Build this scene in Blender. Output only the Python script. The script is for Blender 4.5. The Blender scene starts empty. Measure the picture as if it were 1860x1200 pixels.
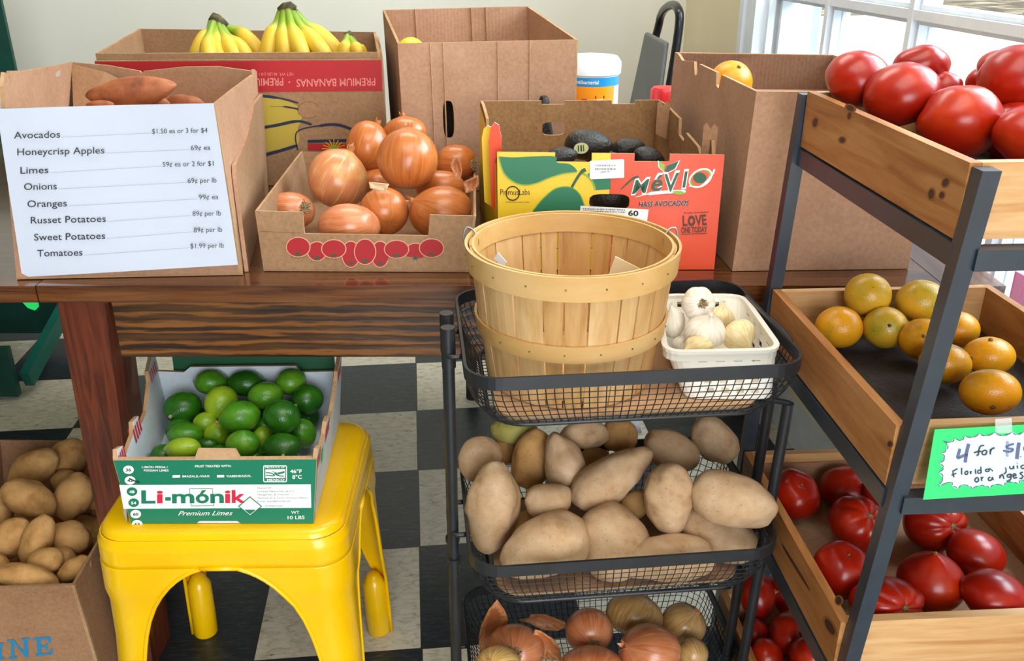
import bpy, bmesh, math, random
from mathutils import Vector, Matrix, noise
from mathutils.geometry import tessellate_polygon

# ------------------------------------------------------------------ camera, sky, lights, exposure
SC = bpy.context.scene
COL = SC.collection
PI = math.pi
PITCH = math.radians(23.66)
CAM_H = 1.207
FPX = 1642.0
cam_data = bpy.data.cameras.new('camera')
cam_data.sensor_width = 36.0
cam_data.lens = FPX / 1860.0 * 36.0
cam_data.clip_start = 0.02
cam = bpy.data.objects.new('camera', cam_data)
cam.location = (0, 0, CAM_H)
cam.rotation_euler = (PI / 2 - PITCH, 0, 0)
COL.objects.link(cam)
SC.camera = cam

SC.view_settings.view_transform = 'Standard'
SC.view_settings.look = 'None'
SC.view_settings.gamma = 1.0
SC.view_settings.use_curve_mapping = False
SC.view_settings.exposure = 0.62

world = bpy.data.worlds.new('sky')
SC.world = world
world.use_nodes = True
_bg = world.node_tree.nodes['Background']
_bg.inputs[0].default_value = (0.80, 0.90, 1.0, 1)
_bg.inputs[1].default_value = 0.40

def lamp(name, kind, loc, target, energy, color=(1, 1, 1), size=None, size_y=None):
    d = bpy.data.lights.new(name, kind)
    d.energy = energy
    d.color = color
    if kind == 'AREA':
        d.shape = 'RECTANGLE'
        d.size = size
        d.size_y = size_y or size
    if kind == 'SUN':
        d.angle = math.radians(1.0)
    o = bpy.data.objects.new(name, d)
    o.location = loc
    o.rotation_euler = (Vector(target) - Vector(loc)).to_track_quat('-Z', 'Y').to_euler()
    COL.objects.link(o)
    return o

lamp('sun', 'SUN', (-3, 6, 8), (0.2, 1.0, 0), 8.5, (1.0, 0.96, 0.9))
lamp('ceiling_panel_light', 'AREA', (0.35, 0.5, 2.52), (0.2, 0.75, 0), 17, (1.0, 0.95, 0.87), 1.8, 1.0)
lamp('ceiling_panel_light', 'AREA', (-0.1, 2.3, 2.52), (-0.1, 2.3, 0), 13, (1.0, 0.95, 0.87), 1.2, 0.6)
lamp('shopfront_daylight', 'AREA', (0.75, -1.7, 1.05), (0.2, 1.1, 0.4), 74, (0.90, 0.95, 1.0), 2.0, 1.9)
lamp('window_daylight', 'AREA', (1.55, 1.6, 1.95), (0.2, 1.35, 0.75), 62, (0.86, 0.93, 1.0), 1.5, 1.0)

# ------------------------------------------------------------------ picture ray -> place in the room
SP, CP = math.sin(PITCH), math.cos(PITCH)
CX = Vector((1, 0, 0)); CU = Vector((0, SP, CP)); CB = Vector((0, -CP, SP))
CAM = Vector((0, 0, CAM_H))
CM = Matrix((CX, CU, CB)).transposed()

def ray(px, py):
    """direction of unit depth"""
    return CX * ((px - 930) / FPX) - CU * ((py - 600) / FPX) - CB

def at(px, py, z=None, Y=None, d=None):
    r = ray(px, py)
    if z is not None:
        t = (z - CAM_H) / r.z
    elif Y is not None:
        t = Y / r.y
    else:
        t = d
    return CAM + r * t

def depth(p):
    return -(Vector(p) - CAM).dot(CB)

# ------------------------------------------------------------------ materials
def C(h):
    h = h.lstrip('#')
    out = []
    for i in (0, 2, 4):
        c = int(h[i:i + 2], 16) / 255
        out.append(c / 12.92 if c <= 0.04045 else ((c + 0.055) / 1.055) ** 2.4)
    return (*out, 1)

MATS = {}

class NT:
    def __init__(s, name):
        s.m = bpy.data.materials.new(name)
        s.m.use_nodes = True
        s.t = s.m.node_tree
        s.b = s.t.nodes['Principled BSDF']
        MATS[name] = s.m
    def n(s, kind, **kw):
        nd = s.t.nodes.new(kind)
        for k, v in kw.items():
            setattr(nd, k, v)
        return nd
    def link(s, a, b):
        s.t.links.new(a, b)
    def coords(s, which='Object', scale=(1, 1, 1), rot=(0, 0, 0)):
        tc = s.n('ShaderNodeTexCoord')
        mp = s.n('ShaderNodeMapping')
        mp.inputs['Scale'].default_value = scale
        mp.inputs['Rotation'].default_value = rot
        s.link(tc.outputs[which], mp.inputs['Vector'])
        return mp.outputs['Vector']
    def noise(s, vec, scale, detail=4, rough=0.55, dist=0.0):
        nd = s.n('ShaderNodeTexNoise')
        nd.inputs['Scale'].default_value = scale
        nd.inputs['Detail'].default_value = detail
        nd.inputs['Roughness'].default_value = rough
        nd.inputs['Distortion'].default_value = dist
        s.link(vec, nd.inputs['Vector'])
        return nd.outputs['Fac']
    def ramp(s, fac, stops):
        nd = s.n('ShaderNodeValToRGB')
        e = nd.color_ramp.elements
        while len(e) < len(stops):
            e.new(0.5)
        for el, (p, c) in zip(e, stops):
            el.position = p
            el.color = c if isinstance(c, tuple) else C(c)
        s.link(fac, nd.inputs['Fac'])
        return nd.outputs['Color']
    def mix(s, fac, a, b, mode='MIX'):
        nd = s.n('ShaderNodeMix', data_type='RGBA', blend_type=mode)
        for v, i in ((fac, 0), (a, 6), (b, 7)):
            if hasattr(v, 'is_linked') or hasattr(v, 'links'):
                s.link(v, nd.inputs[i])
            else:
                nd.inputs[i].default_value = v
        return nd.outputs[2]
    def math(s, op, a, b=0.0):
        nd = s.n('ShaderNodeMath', operation=op)
        for v, i in ((a, 0), (b, 1)):
            if hasattr(v, 'links'):
                s.link(v, nd.inputs[i])
            else:
                nd.inputs[i].default_value = v
        return nd.outputs[0]
    def sep(s, vec):
        nd = s.n('ShaderNodeSeparateXYZ')
        s.link(vec, nd.inputs[0])
        return nd.outputs
    def rand(s):
        return s.n('ShaderNodeObjectInfo').outputs['Random']
    def bump(s, h, strength=0.3, dist=0.002):
        nd = s.n('ShaderNodeBump')
        nd.inputs['Strength'].default_value = strength
        nd.inputs['Distance'].default_value = dist
        s.link(h, nd.inputs['Height'])
        s.link(nd.outputs['Normal'], s.b.inputs['Normal'])
    def base(s, c):
        if hasattr(c, 'links'):
            s.link(c, s.b.inputs['Base Color'])
        else:
            s.b.inputs['Base Color'].default_value = C(c) if isinstance(c, str) else c
    def set(s, **kw):
        names = {'rough': 'Roughness', 'metal': 'Metallic', 'spec': 'Specular IOR Level', 'coat': 'Coat Weight',
                 'coatr': 'Coat Roughness', 'sss': 'Subsurface Weight', 'trans': 'Transmission Weight', 'alpha': 'Alpha', 'sheen': 'Sheen Weight'}
        for k, v in kw.items():
            s.b.inputs[names[k]].default_value = v
        return s

def plain(name, col, rough=0.5, **kw):
    m = NT(name)
    m.base(col)
    m.set(rough=rough, **kw)
    return m.m

def mottled(name, cols, scale, rough=0.5, stretch=(1, 1, 1), detail=5, lo=0.35, hi=0.65, bump=0.0, bscale=None, bdist=0.002, which='Object', dist=0.0, rnd=0.0, **kw):
    m = NT(name)
    v = m.coords(which, stretch)
    if rnd:
        ad = m.n('ShaderNodeVectorMath', operation='ADD')
        cb = m.n('ShaderNodeCombineXYZ')
        r = m.math('MULTIPLY', m.rand(), 37.0)
        m.link(r, cb.inputs[0]); m.link(r, cb.inputs[1])
        m.link(v, ad.inputs[0]); m.link(cb.outputs[0], ad.inputs[1])
        v = ad.outputs[0]
    f = m.noise(v, scale, detail, dist=dist)
    n = len(cols)
    m.base(m.ramp(f, [(lo + (hi - lo) * i / max(1, n - 1), c) for i, c in enumerate(cols)]))
    if bump:
        m.bump(m.noise(v, bscale or scale * 3, 3), bump, bdist)
    m.set(rough=rough, **kw)
    return m.m

def card(name, c0, c1, stripes=None, rough=0.85):
    m = NT(name)
    v = m.coords('Object')
    f = m.noise(v, 7, 6, 0.6)
    col = m.ramp(f, [(0.35, c0), (0.65, c1)])
    fine = m.noise(v, 160, 3)
    col = m.mix(0.12, col, m.ramp(fine, [(0.3, '#5c4230'), (0.7, '#e0bd98')]))
    h = m.noise(v, 22, 4)
    if stripes:
        w = m.n('ShaderNodeTexWave', wave_type='BANDS', bands_direction=stripes)
        w.inputs['Scale'].default_value = 42
        w.inputs['Distortion'].default_value = 0.4
        m.link(v, w.inputs['Vector'])
        col = m.mix(m.math('MULTIPLY', w.outputs['Fac'], 0.07), col, C('#6b4a36'))
        h = m.math('ADD', h, m.math('MULTIPLY', w.outputs['Fac'], 0.35))
    m.base(col)
    m.bump(h, 0.25, 0.002)
    m.set(rough=rough, spec=0.25)
    return m.m

card('cardboard', '#93694a', '#a67d5c')
card('cardboard_pink', '#a37a5f', '#b58c70')
card('cardboard_light', '#bb9066', '#cba47c')
card('cardboard_ribbed', '#9a7056', '#ab836a', 'X')
card('cardboard_dark', '#7c5733', '#906a42')
card('cardboard_grey', '#8f6b4c', '#a07c5c')
card('cardboard_white', '#c9d6e2', '#dbe6ef')
card('cardboard_edge', '#a07850', '#bd9a72', 'X')
plain('print_red', '#b01a22', 0.6); plain('print_tomato', '#a30d18', 0.6); plain('print_pink', '#e2857f', 0.7)
plain('print_yellow', '#efc51f', 0.45); plain('print_dull_yellow', '#b9a13c', 0.7); plain('print_green', '#1f7350', 0.5)
plain('print_dark_green', '#11502f', 0.5); plain('print_orange', '#dc4410', 0.45); plain('print_navy', '#1c2740', 0.7)
plain('print_black', '#23201f', 0.6); plain('print_brown', '#5a2a18', 0.6); plain('print_white', '#eef1f2', 0.55)
plain('print_lime', '#7fae2e', 0.5); plain('print_teal', '#0d7a5c', 0.42); plain('print_crimson', '#d6203f', 0.45)
plain('print_blue', '#2a86b8', 0.6); plain('print_tan', '#d8a184', 0.7); plain('print_grey', '#6a7078', 0.6)
plain('print_lightgreen', '#23e06c', 0.5); plain('ink', '#33353c', 0.6); plain('marker_purple', '#565a7e', 0.6); plain('marker_light', '#8d92b8', 0.6)
plain('paper', '#ccd4e6', 0.7); plain('paper_cream', '#efe0bd', 0.75); plain('neon_green', '#19e36a', 0.5); plain('card_blue', '#c3dcf2', 0.6)
plain('sticker', '#d8d8a0', 0.5)

def wood(name, cols, axis, scale=6.0, ratio=18, rough=0.45, knots=None, coat=0.0, lo=0.3, hi=0.7, dist=0.6, bump=0.15):
    m = NT(name)
    st = [ratio, ratio, ratio]
    st['XYZ'.index(axis)] = 1.0
    v = m.coords('Object', tuple(st))
    f = m.noise(v, scale, 6, 0.6, dist)
    n = len(cols)
    col = m.ramp(f, [(lo + (hi - lo) * i / (n - 1), c) for i, c in enumerate(cols)])
    big = m.noise(m.coords('Object'), 5, 3)
    col = m.mix(m.math('MULTIPLY', big, 0.35), col, C(cols[0]))
    if knots:
        st2 = [1.0, 1.0, 1.0]
        st2['XYZ'.index(axis)] = 0.6
        vo = m.n('ShaderNodeTexVoronoi')
        vo.inputs['Scale'].default_value = knots
        m.link(m.coords('Object', tuple(st2)), vo.inputs['Vector'])
        k = m.ramp(vo.outputs['Distance'], [(0.05, (1, 1, 1, 1)), (0.13, (0.45, 0.45, 0.45, 1)), (0.3, (0, 0, 0, 1))])
        gate = m.math('GREATER_THAN', m.sep(vo.outputs['Color'])[0], 0.62)
        col = m.mix(m.math('MULTIPLY', k, gate), col, C('#4a2710'))
    m.base(col)
    m.bump(f, bump, 0.002)
    m.set(rough=rough, coat=coat, coatr=0.12)
    return m.m

DARKW = ['#32160a', '#4a2511', '#6a3c1b', '#7d4c24']
wood('dark_wood_x', DARKW, 'X', 5, 22, 0.2, coat=0.8)
wood('dark_wood_y', DARKW, 'Y', 5, 22, 0.2, coat=0.8)
wood('dark_wood_z', ['#34120a', '#54200f', '#73331a', '#5f2812'], 'Z', 5, 16, 0.4, coat=0.25)
def apron():
    m = NT('apron_wood')
    v = m.coords('Object', (0.10, 1, 1))
    w = m.n('ShaderNodeTexWave', wave_type='BANDS', bands_direction='Z')
    w.inputs['Scale'].default_value = 20; w.inputs['Distortion'].default_value = 5.0
    w.inputs['Detail'].default_value = 3; w.inputs['Detail Scale'].default_value = 4.0; w.inputs['Detail Roughness'].default_value = 0.6
    m.link(v, w.inputs['Vector'])
    f = m.noise(m.coords('Object', (1, 22, 22)), 5, 5)
    col = m.ramp(w.outputs['Fac'], [(0.2, '#130803'), (0.52, '#2e1609'), (0.76, '#6e401a'), (0.98, '#86521f')])
    col = m.mix(0.3, col, m.ramp(f, [(0.35, '#1d0d06'), (0.65, '#8f5c2c')]))
    m.base(col); m.bump(w.outputs['Fac'], 0.2, 0.002)
    m.set(rough=0.38, coat=0.3, coatr=0.25)
apron()
plain('knot', '#45230c', 0.6); plain('knot_ring', '#995c2a', 0.55)
PINE = ['#8a5122', '#a76c35', '#b88048', '#c48f58']
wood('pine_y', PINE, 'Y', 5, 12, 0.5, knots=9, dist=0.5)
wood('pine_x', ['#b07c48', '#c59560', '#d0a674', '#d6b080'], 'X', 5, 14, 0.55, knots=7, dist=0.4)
wood('basket_wood', ['#b98c54', '#c89f68', '#d4ae7a', '#dab98a'], 'Z', 6, 10, 0.55, dist=0.4)
wood('basket_wood_dark', ['#a97840', '#bd8f54', '#c99c62', '#cfa56e'], 'Z', 6, 10, 0.55, dist=0.4)
wood('hoop_wood', ['#b88a4c', '#c99e5e', '#d4ab70', '#dab680'], 'X', 3, 4, 0.5, dist=0.3)

mottled('black_metal', ['#191b1f', '#212429'], 30, 0.40, bump=0.05, spec=0.5)
mottled('slate_metal', ['#222c38', '#283340'], 25, 0.34, bump=0.04, spec=0.7)
mottled('yellow_metal', ['#f2bb00', '#f6c400'], 9, 0.25, spec=0.5, coat=0.2, coatr=0.12)
plain('inner_shadow_paint', '#c99a06', 0.4)
plain('wire_steel', '#9a9c9c', 0.35, metal=0.8)
plain('black_rubber', '#17181a', 0.7)
mottled('black_mat_and_shade', ['#1c1614', '#33261f'], 260, 0.8, detail=2, bump=0.8, bscale=300, bdist=0.003)  # rubber mesh, also used as painted gap shade in the top tray
mottled('green_paint', ['#0f5a4a', '#14685a'], 14, 0.45, bump=0.08)
mottled('dark_green_paint', ['#0a3d33', '#0e4a3e'], 14, 0.5)
mottled('wall_paint', ['#dedccf', '#e2e0d4'], 3, 0.8)
mottled('wall_cream', ['#dcd0ae', '#e2d7b8'], 3, 0.8)
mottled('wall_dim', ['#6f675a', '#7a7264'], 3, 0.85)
plain('ceiling_white', '#e6e4da', 0.9)
mottled('trim_white', ['#d3dbe4', '#dfe5ea'], 12, 0.5)
plain('chair_grey', '#6c6e6f', 0.6); plain('chair_black', '#14181d', 0.28)
plain('white_plastic', '#ece8dd', 0.35, spec=0.4)
plain('tub_white', '#e6eef4', 0.3); plain('tub_blue', '#1a8fd0', 0.3); plain('tub_orange', '#f39a1a', 0.3); plain('red_plastic', '#d0232b', 0.3)
plain('pink_plastic', '#e65aa5', 0.4)

def make_floor_material():
    m = NT('checker_tiles')
    v = m.coords('Object')
    T = 0.3048
    ch = m.n('ShaderNodeTexChecker')
    ch.inputs['Scale'].default_value = 1.0 / T
    ad = m.n('ShaderNodeVectorMath', operation='ADD')
    m.link(v, ad.inputs[0])
    ad.inputs[1].default_value = (0, 0, 0.05)
    m.link(ad.outputs[0], ch.inputs['Vector'])
    v2 = m.coords('Object', (1, 7, 1))
    st = m.noise(v2, 30, 6, 0.65, 1.2)
    dark = m.ramp(st, [(0.36, '#1a1f23'), (0.55, '#293036'), (0.66, '#454d53'), (0.78, '#727c86')])
    fl = m.noise(m.coords('Object', (1, 2.2, 1)), 42, 5, 0.6, 0.8)
    light = m.ramp(fl, [(0.27, '#4a453c'), (0.35, '#b3ab96'), (0.5, '#cdc7b4'), (0.7, '#d8d3c3')])
    col = m.mix(ch.outputs['Fac'], dark, light)
    s = m.sep(v)
    def edge(a):
        fr = m.math('FRACT', m.math('DIVIDE', m.math('ADD', a, 30.48), T))
        return m.math('LESS_THAN', m.math('ABSOLUTE', m.math('SUBTRACT', fr, 0.5)), 0.494)
    inside = m.math('MULTIPLY', edge(s[0]), edge(s[1]))
    col = m.mix(inside, C('#2b2a28'), col)
    m.base(col)
    m.set(rough=0.32, spec=0.4)
    return m.m
make_floor_material()

# produce
mottled('tomato_skin', ['#8c1204', '#9c1805', '#ac2408'], 18, 0.28, rnd=1, spec=0.45)
mottled('tomato_ripe', ['#951404', '#a61c04', '#b8320a'], 16, 0.28, rnd=1, spec=0.45)
def citrus(name, cols, rough, lo=0.3, hi=0.7, bscale=900, bstr=0.35, spots=None):
    m = NT(name)
    v = m.coords('Object')
    ad = m.n('ShaderNodeVectorMath', operation='ADD')
    cb = m.n('ShaderNodeCombineXYZ')
    m.link(m.math('MULTIPLY', m.rand(), 19.0), cb.inputs[0])
    m.link(v, ad.inputs[0]); m.link(cb.outputs[0], ad.inputs[1])
    f = m.noise(ad.outputs[0], 22, 4, 0.6)
    n = len(cols)
    col = m.ramp(f, [(lo + (hi - lo) * i / (n - 1), c) for i, c in enumerate(cols)])
    if spots:
        sp = m.noise(ad.outputs[0], 130, 3, 0.7)
        col = m.mix(m.ramp(sp, [(0.66, (0, 0, 0, 1)), (0.74, (0.8, 0.8, 0.8, 1))]), col, C(spots))
    m.base(col)
    vo = m.n('ShaderNodeTexVoronoi')
    vo.inputs['Scale'].default_value = bscale * 0.6
    m.link(v, vo.inputs['Vector'])
    m.bump(vo.outputs['Distance'], bstr, 0.0006)
    m.set(rough=rough, spec=0.5)
    return m.m
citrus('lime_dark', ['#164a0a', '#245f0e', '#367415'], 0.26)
citrus('lime_green', ['#2c6a0e', '#488518', '#6a9c22'], 0.26)
citrus('lime_yellow', ['#5c9414', '#8fae22', '#a8b92c'], 0.28)
citrus('orange_juice', ['#a88a1a', '#d9971a', '#e6a01a', '#ea9a14'], 0.28, 0.26, 0.56, spots='#7d6220')
citrus('orange_greenish', ['#8d8a24', '#b59c26', '#d0a42a', '#dca62c'], 0.3, 0.28, 0.62, spots='#5d5218')
citrus('orange_bright', ['#f08a06', '#f59a10'], 0.32)
citrus('apple_yellow', ['#c9c41c', '#e0d63a'], 0.3, bstr=0.0)
def potato_mat(name, cols, speck):
    m = NT(name)
    v = m.coords('Object')
    ad = m.n('ShaderNodeVectorMath', operation='ADD')
    cb = m.n('ShaderNodeCombineXYZ')
    m.link(m.math('MULTIPLY', m.rand(), 31.0), cb.inputs[0])
    m.link(v, ad.inputs[0]); m.link(cb.outputs[0], ad.inputs[1]); v = ad.outputs[0]
    f = m.noise(v, 30, 6, 0.65)
    n = len(cols)
    col = m.ramp(f, [(0.28 + 0.40 * i / (n - 1), c) for i, c in enumerate(cols)])
    net = m.noise(v, 240, 4, 0.75)
    col = m.mix(m.ramp(net, [(0.56, (0, 0, 0, 1)), (0.70, (0.55, 0.55, 0.55, 1))]), col, C(speck))
    vo = m.n('ShaderNodeTexVoronoi'); vo.inputs['Scale'].default_value = 95
    m.link(v, vo.inputs['Vector'])
    spots = m.ramp(vo.outputs['Distance'], [(0.05, (0.6, 0.6, 0.6, 1)), (0.13, (0, 0, 0, 1))])
    gate = m.math('GREATER_THAN', m.sep(vo.outputs['Color'])[1], 0.72)
    col = m.mix(m.math('MULTIPLY', spots, gate), col, C(speck))
    m.base(col)
    m.bump(m.math('ADD', net, m.math('MULTIPLY', f, 1.5)), 0.5, 0.0012)
    m.set(rough=0.7, spec=0.3)
potato_mat('potato_skin', ['#94704e', '#b8946e', '#c1a07c', '#cbad8e'], '#745640')
potato_mat('potato_brown', ['#94642f', '#bb8c54', '#c79a60'], '#6a4824')
potato_mat('potato_green', ['#7d7434', '#a39a4e', '#b0a560'], '#4f4a24')
mottled('sweet_potato_skin', ['#7a3f22', '#a05a34', '#b06a42'], 30, 0.65, rnd=1, bump=0.4, bscale=140, bdist=0.001, lo=0.3, hi=0.6)
mottled('avocado_skin', ['#110e0d', '#1d1815', '#2a241e'], 60, 0.4, bump=0.9, bscale=230, bdist=0.002)
mottled('garlic_skin', ['#ddcdb0', '#e8e0d2', '#efe9df'], 3.0, 0.5, stretch=(14, 1.2, 1), which='UV', rnd=1, bump=0.2, bscale=6, sss=0.1)
mottled('garlic_peeled', ['#d9bd84', '#e6d2a0', '#efe0b8'], 3.0, 0.45, stretch=(10, 1.2, 1), which='UV', rnd=1, bump=0.15, sss=0.1)
def onion_mat(name, cols, rough=0.3):
    m = NT(name)
    v = m.coords('UV', (26, 1.1, 1))
    f = m.noise(v, 2.2, 5, 0.6, 0.3)
    n = len(cols)
    col = m.ramp(f, [(0.3 + 0.4 * i / (n - 1), c) for i, c in enumerate(cols)])
    big = m.noise(m.coords('Object'), 26, 3)
    col = m.mix(m.ramp(big, [(0.5, (0, 0, 0, 1)), (0.7, (0.6, 0.6, 0.6, 1))]), col, C(cols[-1]))
    m.base(col)
    m.bump(f, 0.08, 0.001)
    m.set(rough=rough, spec=0.5, coat=0.15, coatr=0.2)
    return m.m
onion_mat('onion_copper', ['#a5521f', '#b5632c', '#bd6e36', '#c67e48'])
onion_mat('onion_pink', ['#ae5c33', '#bd6d42', '#c67c52', '#d09068'])
onion_mat('onion_peeling', ['#c98a50', '#c57a4c', '#cc8860', '#dcb868'])
onion_mat('onion_tan', ['#9a6e38', '#b08448', '#bf9660', '#cdaa7c'])
onion_mat('onion_peeled', ['#c9793c', '#d99a50', '#dfc078', '#e8d9a8'])
mottled('onion_flake', ['#a5572c', '#c07a48', '#d29a6a'], 2.5, 0.45, stretch=(12, 1, 1), which='UV')
mottled('onion_flake_pale', ['#d2ae84', '#e0c49c', '#e8d4b4'], 2.5, 0.5, stretch=(12, 1, 1), which='UV')
mottled('dry_root', ['#8a7350', '#c2ab80'], 200, 0.85)
mottled('stem_brown', ['#4a4420', '#8a7a48'], 300, 0.8)
plain('stem_green', '#5a6a2a', 0.7)

def banana_mat():
    m = NT('banana_skin')
    v = m.coords('Object')
    f = m.noise(v, 30, 4)
    tc = m.n('ShaderNodeTexCoord')
    u = m.sep(tc.outputs['UV'])[1]
    col = m.ramp(u, [(0.0, '#3c3a16'), (0.04, '#6d8a1c'), (0.20, '#86a01e'), (0.36, '#d6b436'), (0.9, '#dab02a'), (0.97, '#5a4a1a')])
    col = m.mix(m.ramp(f, [(0.62, (0, 0, 0, 1)), (0.8, (0.5, 0.5, 0.5, 1))]), col, C('#a88a1a'))
    m.base(col)
    m.set(rough=0.42)
banana_mat()
mottled('banana_crown_skin', ['#1d150d', '#3a2c18', '#5a5428'], 60, 0.7)

def glass_mat():
    m = NT('window_glass')
    t = m.t
    for nd in list(t.nodes):
        t.nodes.remove(nd)
    out = t.nodes.new('ShaderNodeOutputMaterial')
    tr = t.nodes.new('ShaderNodeBsdfTransparent'); tr.inputs[0].default_value = (0.93, 0.97, 0.98, 1)
    gl = t.nodes.new('ShaderNodeBsdfGlossy'); gl.inputs['Roughness'].default_value = 0.03
    mx = t.nodes.new('ShaderNodeMixShader'); mx.inputs[0].default_value = 0.04
    t.links.new(tr.outputs[0], mx.inputs[1]); t.links.new(gl.outputs[0], mx.inputs[2])
    t.links.new(mx.outputs[0], out.inputs[0])
glass_mat()
def clear_mat(name, col, a):
    m = NT(name)
    m.base(col); m.set(rough=0.25, alpha=a)
clear_mat('clear_tape', '#dfe8ef', 0.45)
clear_mat('pink_film', '#ee5fae', 0.75)
# ------------------------------------------------------------------ mesh helpers
class MB:
    """collects shapes (in room coordinates) for ONE mesh object"""
    def __init__(s):
        s.v = []; s.f = []; s.mi = []; s.mats = []; s.uv = {}
    def m(s, name):
        if name not in s.mats:
            s.mats.append(name)
        return s.mats.index(name)
    def add(s, verts, faces, mat, uvs=None):
        o = len(s.v); k = s.m(mat)
        s.v.extend(Vector(p) for p in verts)
        for i, f in enumerate(faces):
            if uvs is not None:
                s.uv[len(s.f)] = uvs[i]
            s.f.append(tuple(o + j for j in f)); s.mi.append(k)
        return s
    def hexa(s, c, mat):
        """c: 4 bottom corners then 4 top corners, same winding"""
        return s.add(c, [(3, 2, 1, 0), (4, 5, 6, 7), (0, 1, 5, 4), (1, 2, 6, 5), (2, 3, 7, 6), (3, 0, 4, 7)], mat)
    def box(s, lo, hi, mat, M=None):
        (x0, y0, z0), (x1, y1, z1) = lo, hi
        c = [(x0, y0, z0), (x1, y0, z0), (x1, y1, z0), (x0, y1, z0), (x0, y0, z1), (x1, y0, z1), (x1, y1, z1), (x0, y1, z1)]
        if M is not None:
            c = [M @ Vector(p) for p in c]
        return s.hexa(c, mat)
    def bar(s, a, b, w, h, mat, up=(0, 0, 1)):
        a, b = Vector(a), Vector(b)
        t = (b - a).normalized(); sd = t.cross(Vector(up)).normalized(); u = sd.cross(t)
        q = lambda p: [p - sd * w / 2 - u * h / 2, p + sd * w / 2 - u * h / 2, p + sd * w / 2 + u * h / 2, p - sd * w / 2 + u * h / 2]
        c = q(a) + q(b)
        return s.add(c, [(0, 1, 2, 3), (7, 6, 5, 4), (0, 4, 5, 1), (1, 5, 6, 2), (2, 6, 7, 3), (3, 7, 4, 0)], mat)
    def tube(s, pts, r, mat, n=8, closed=False, caps=True, uv=False):
        pts = [Vector(p) for p in pts]; N = len(pts)
        rs = r if isinstance(r, (list, tuple)) else [r] * N
        tang = []
        for i in range(N):
            if closed:
                d = pts[(i + 1) % N] - pts[i - 1]
            else:
                d = pts[min(i + 1, N - 1)] - pts[max(i - 1, 0)]
            tang.append(d.normalized() if d.length > 1e-9 else Vector((0, 0, 1)))
        ref = Vector((0, 0, 1)) if abs(tang[0].z) < 0.9 else Vector((1, 0, 0))
        nrm = (ref - tang[0] * ref.dot(tang[0])).normalized()
        V = []; F = []; U = []
        for i in range(N):
            nrm = (nrm - tang[i] * nrm.dot(tang[i]))
            nrm = nrm.normalized() if nrm.length > 1e-6 else tang[i].orthogonal().normalized()
            bn = tang[i].cross(nrm)
            for k in range(n):
                a = 2 * PI * k / n
                V.append(pts[i] + (nrm * math.cos(a) + bn * math.sin(a)) * rs[i])
        for i in range(N if closed else N - 1):
            for k in range(n):
                a, b = i * n + k, i * n + (k + 1) % n
                j = (i + 1) % N
                F.append((a, b, j * n + (k + 1) % n, j * n + k))
                U.append([(k / n, i / (N - 1)), ((k + 1) / n, i / (N - 1)), ((k + 1) / n, (i + 1) / (N - 1)), (k / n, (i + 1) / (N - 1))])
        if caps and not closed:
            F.append(tuple(reversed(range(n)))); U.append([(0.5, 0)] * n)
            F.append(tuple((N - 1) * n + k for k in range(n))); U.append([(0.5, 1)] * n)
        return s.add(V, F, mat, U if uv else None)
    def sweep(s, pts, w, h, mat, closed=False, up=(0, 0, 1)):
        """rectangular bar (w sideways, h along up) along a path"""
        pts = [Vector(p) for p in pts]; N = len(pts); up = Vector(up)
        V = []; F = []
        for i in range(N):
            d = (pts[(i + 1) % N] - pts[i - 1]) if closed else (pts[min(i + 1, N - 1)] - pts[max(i - 1, 0)])
            d.normalize()
            sd = d.cross(up).normalized()
            for a, b in ((-1, -1), (1, -1), (1, 1), (-1, 1)):
                V.append(pts[i] + sd * (a * w / 2) + up * (b * h / 2))
        for i in range(N if closed else N - 1):
            j = (i + 1) % N
            for k in range(4):
                F.append((i * 4 + k, i * 4 + (k + 1) % 4, j * 4 + (k + 1) % 4, j * 4 + k))
        if not closed:
            F.append((3, 2, 1, 0)); F.append(tuple((N - 1) * 4 + k for k in range(4)))
        return s.add(V, F, mat)
    def lathe(s, prof, centre, mat, n=40, M=None, caps=(False, False), a0=0.0, a1=2 * PI):
        full = abs(a1 - a0 - 2 * PI) < 1e-6
        c = Vector(centre); V = []; F = []
        cols = n if full else n + 1
        for r, z in prof:
            for k in range(cols):
                a = a0 + (a1 - a0) * k / n
                p = Vector((r * math.cos(a), r * math.sin(a), z))
                V.append(c + (M @ p if M is not None else p))
        for i in range(len(prof) - 1):
            for k in range(n):
                k2 = (k + 1) % cols
                F.append((i * cols + k, i * cols + k2, (i + 1) * cols + k2, (i + 1) * cols + k))
        if caps[0]:
            F.append(tuple(reversed(range(cols))))
        if caps[1]:
            F.append(tuple((len(prof) - 1) * cols + k for k in range(cols)))
        return s.add(V, F, mat)
    def plate(s, loops, fn, th, mat, edge=None):
        """flat outline(s) in (u, v), holes allowed, mapped by fn(u, v, w); th > 0 gives it thickness inward"""
        flat = [p for lp in loops for p in lp]
        tris = tessellate_polygon([[Vector((u, v, 0)) for u, v in lp] for lp in loops])
        out = []
        for t in tris:
            a, b, c = (flat[i] for i in t)
            ar = (b[0] - a[0]) * (c[1] - a[1]) - (b[1] - a[1]) * (c[0] - a[0])
            if abs(ar) > 1e-12:
                out.append(tuple(t) if ar > 0 else tuple(reversed(t)))
        s.add([fn(u, v, 0.0) for u, v in flat], out, mat)
        if th > 0:
            s.add([fn(u, v, -th) for u, v in flat], [tuple(reversed(t)) for t in out], mat)
            for lp in loops:
                L = len(lp)
                V = [fn(u, v, 0) for u, v in lp] + [fn(u, v, -th) for u, v in lp]
                s.add(V, [(i, (i + 1) % L, L + (i + 1) % L, L + i) for i in range(L)], edge or mat)
        return s

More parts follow.
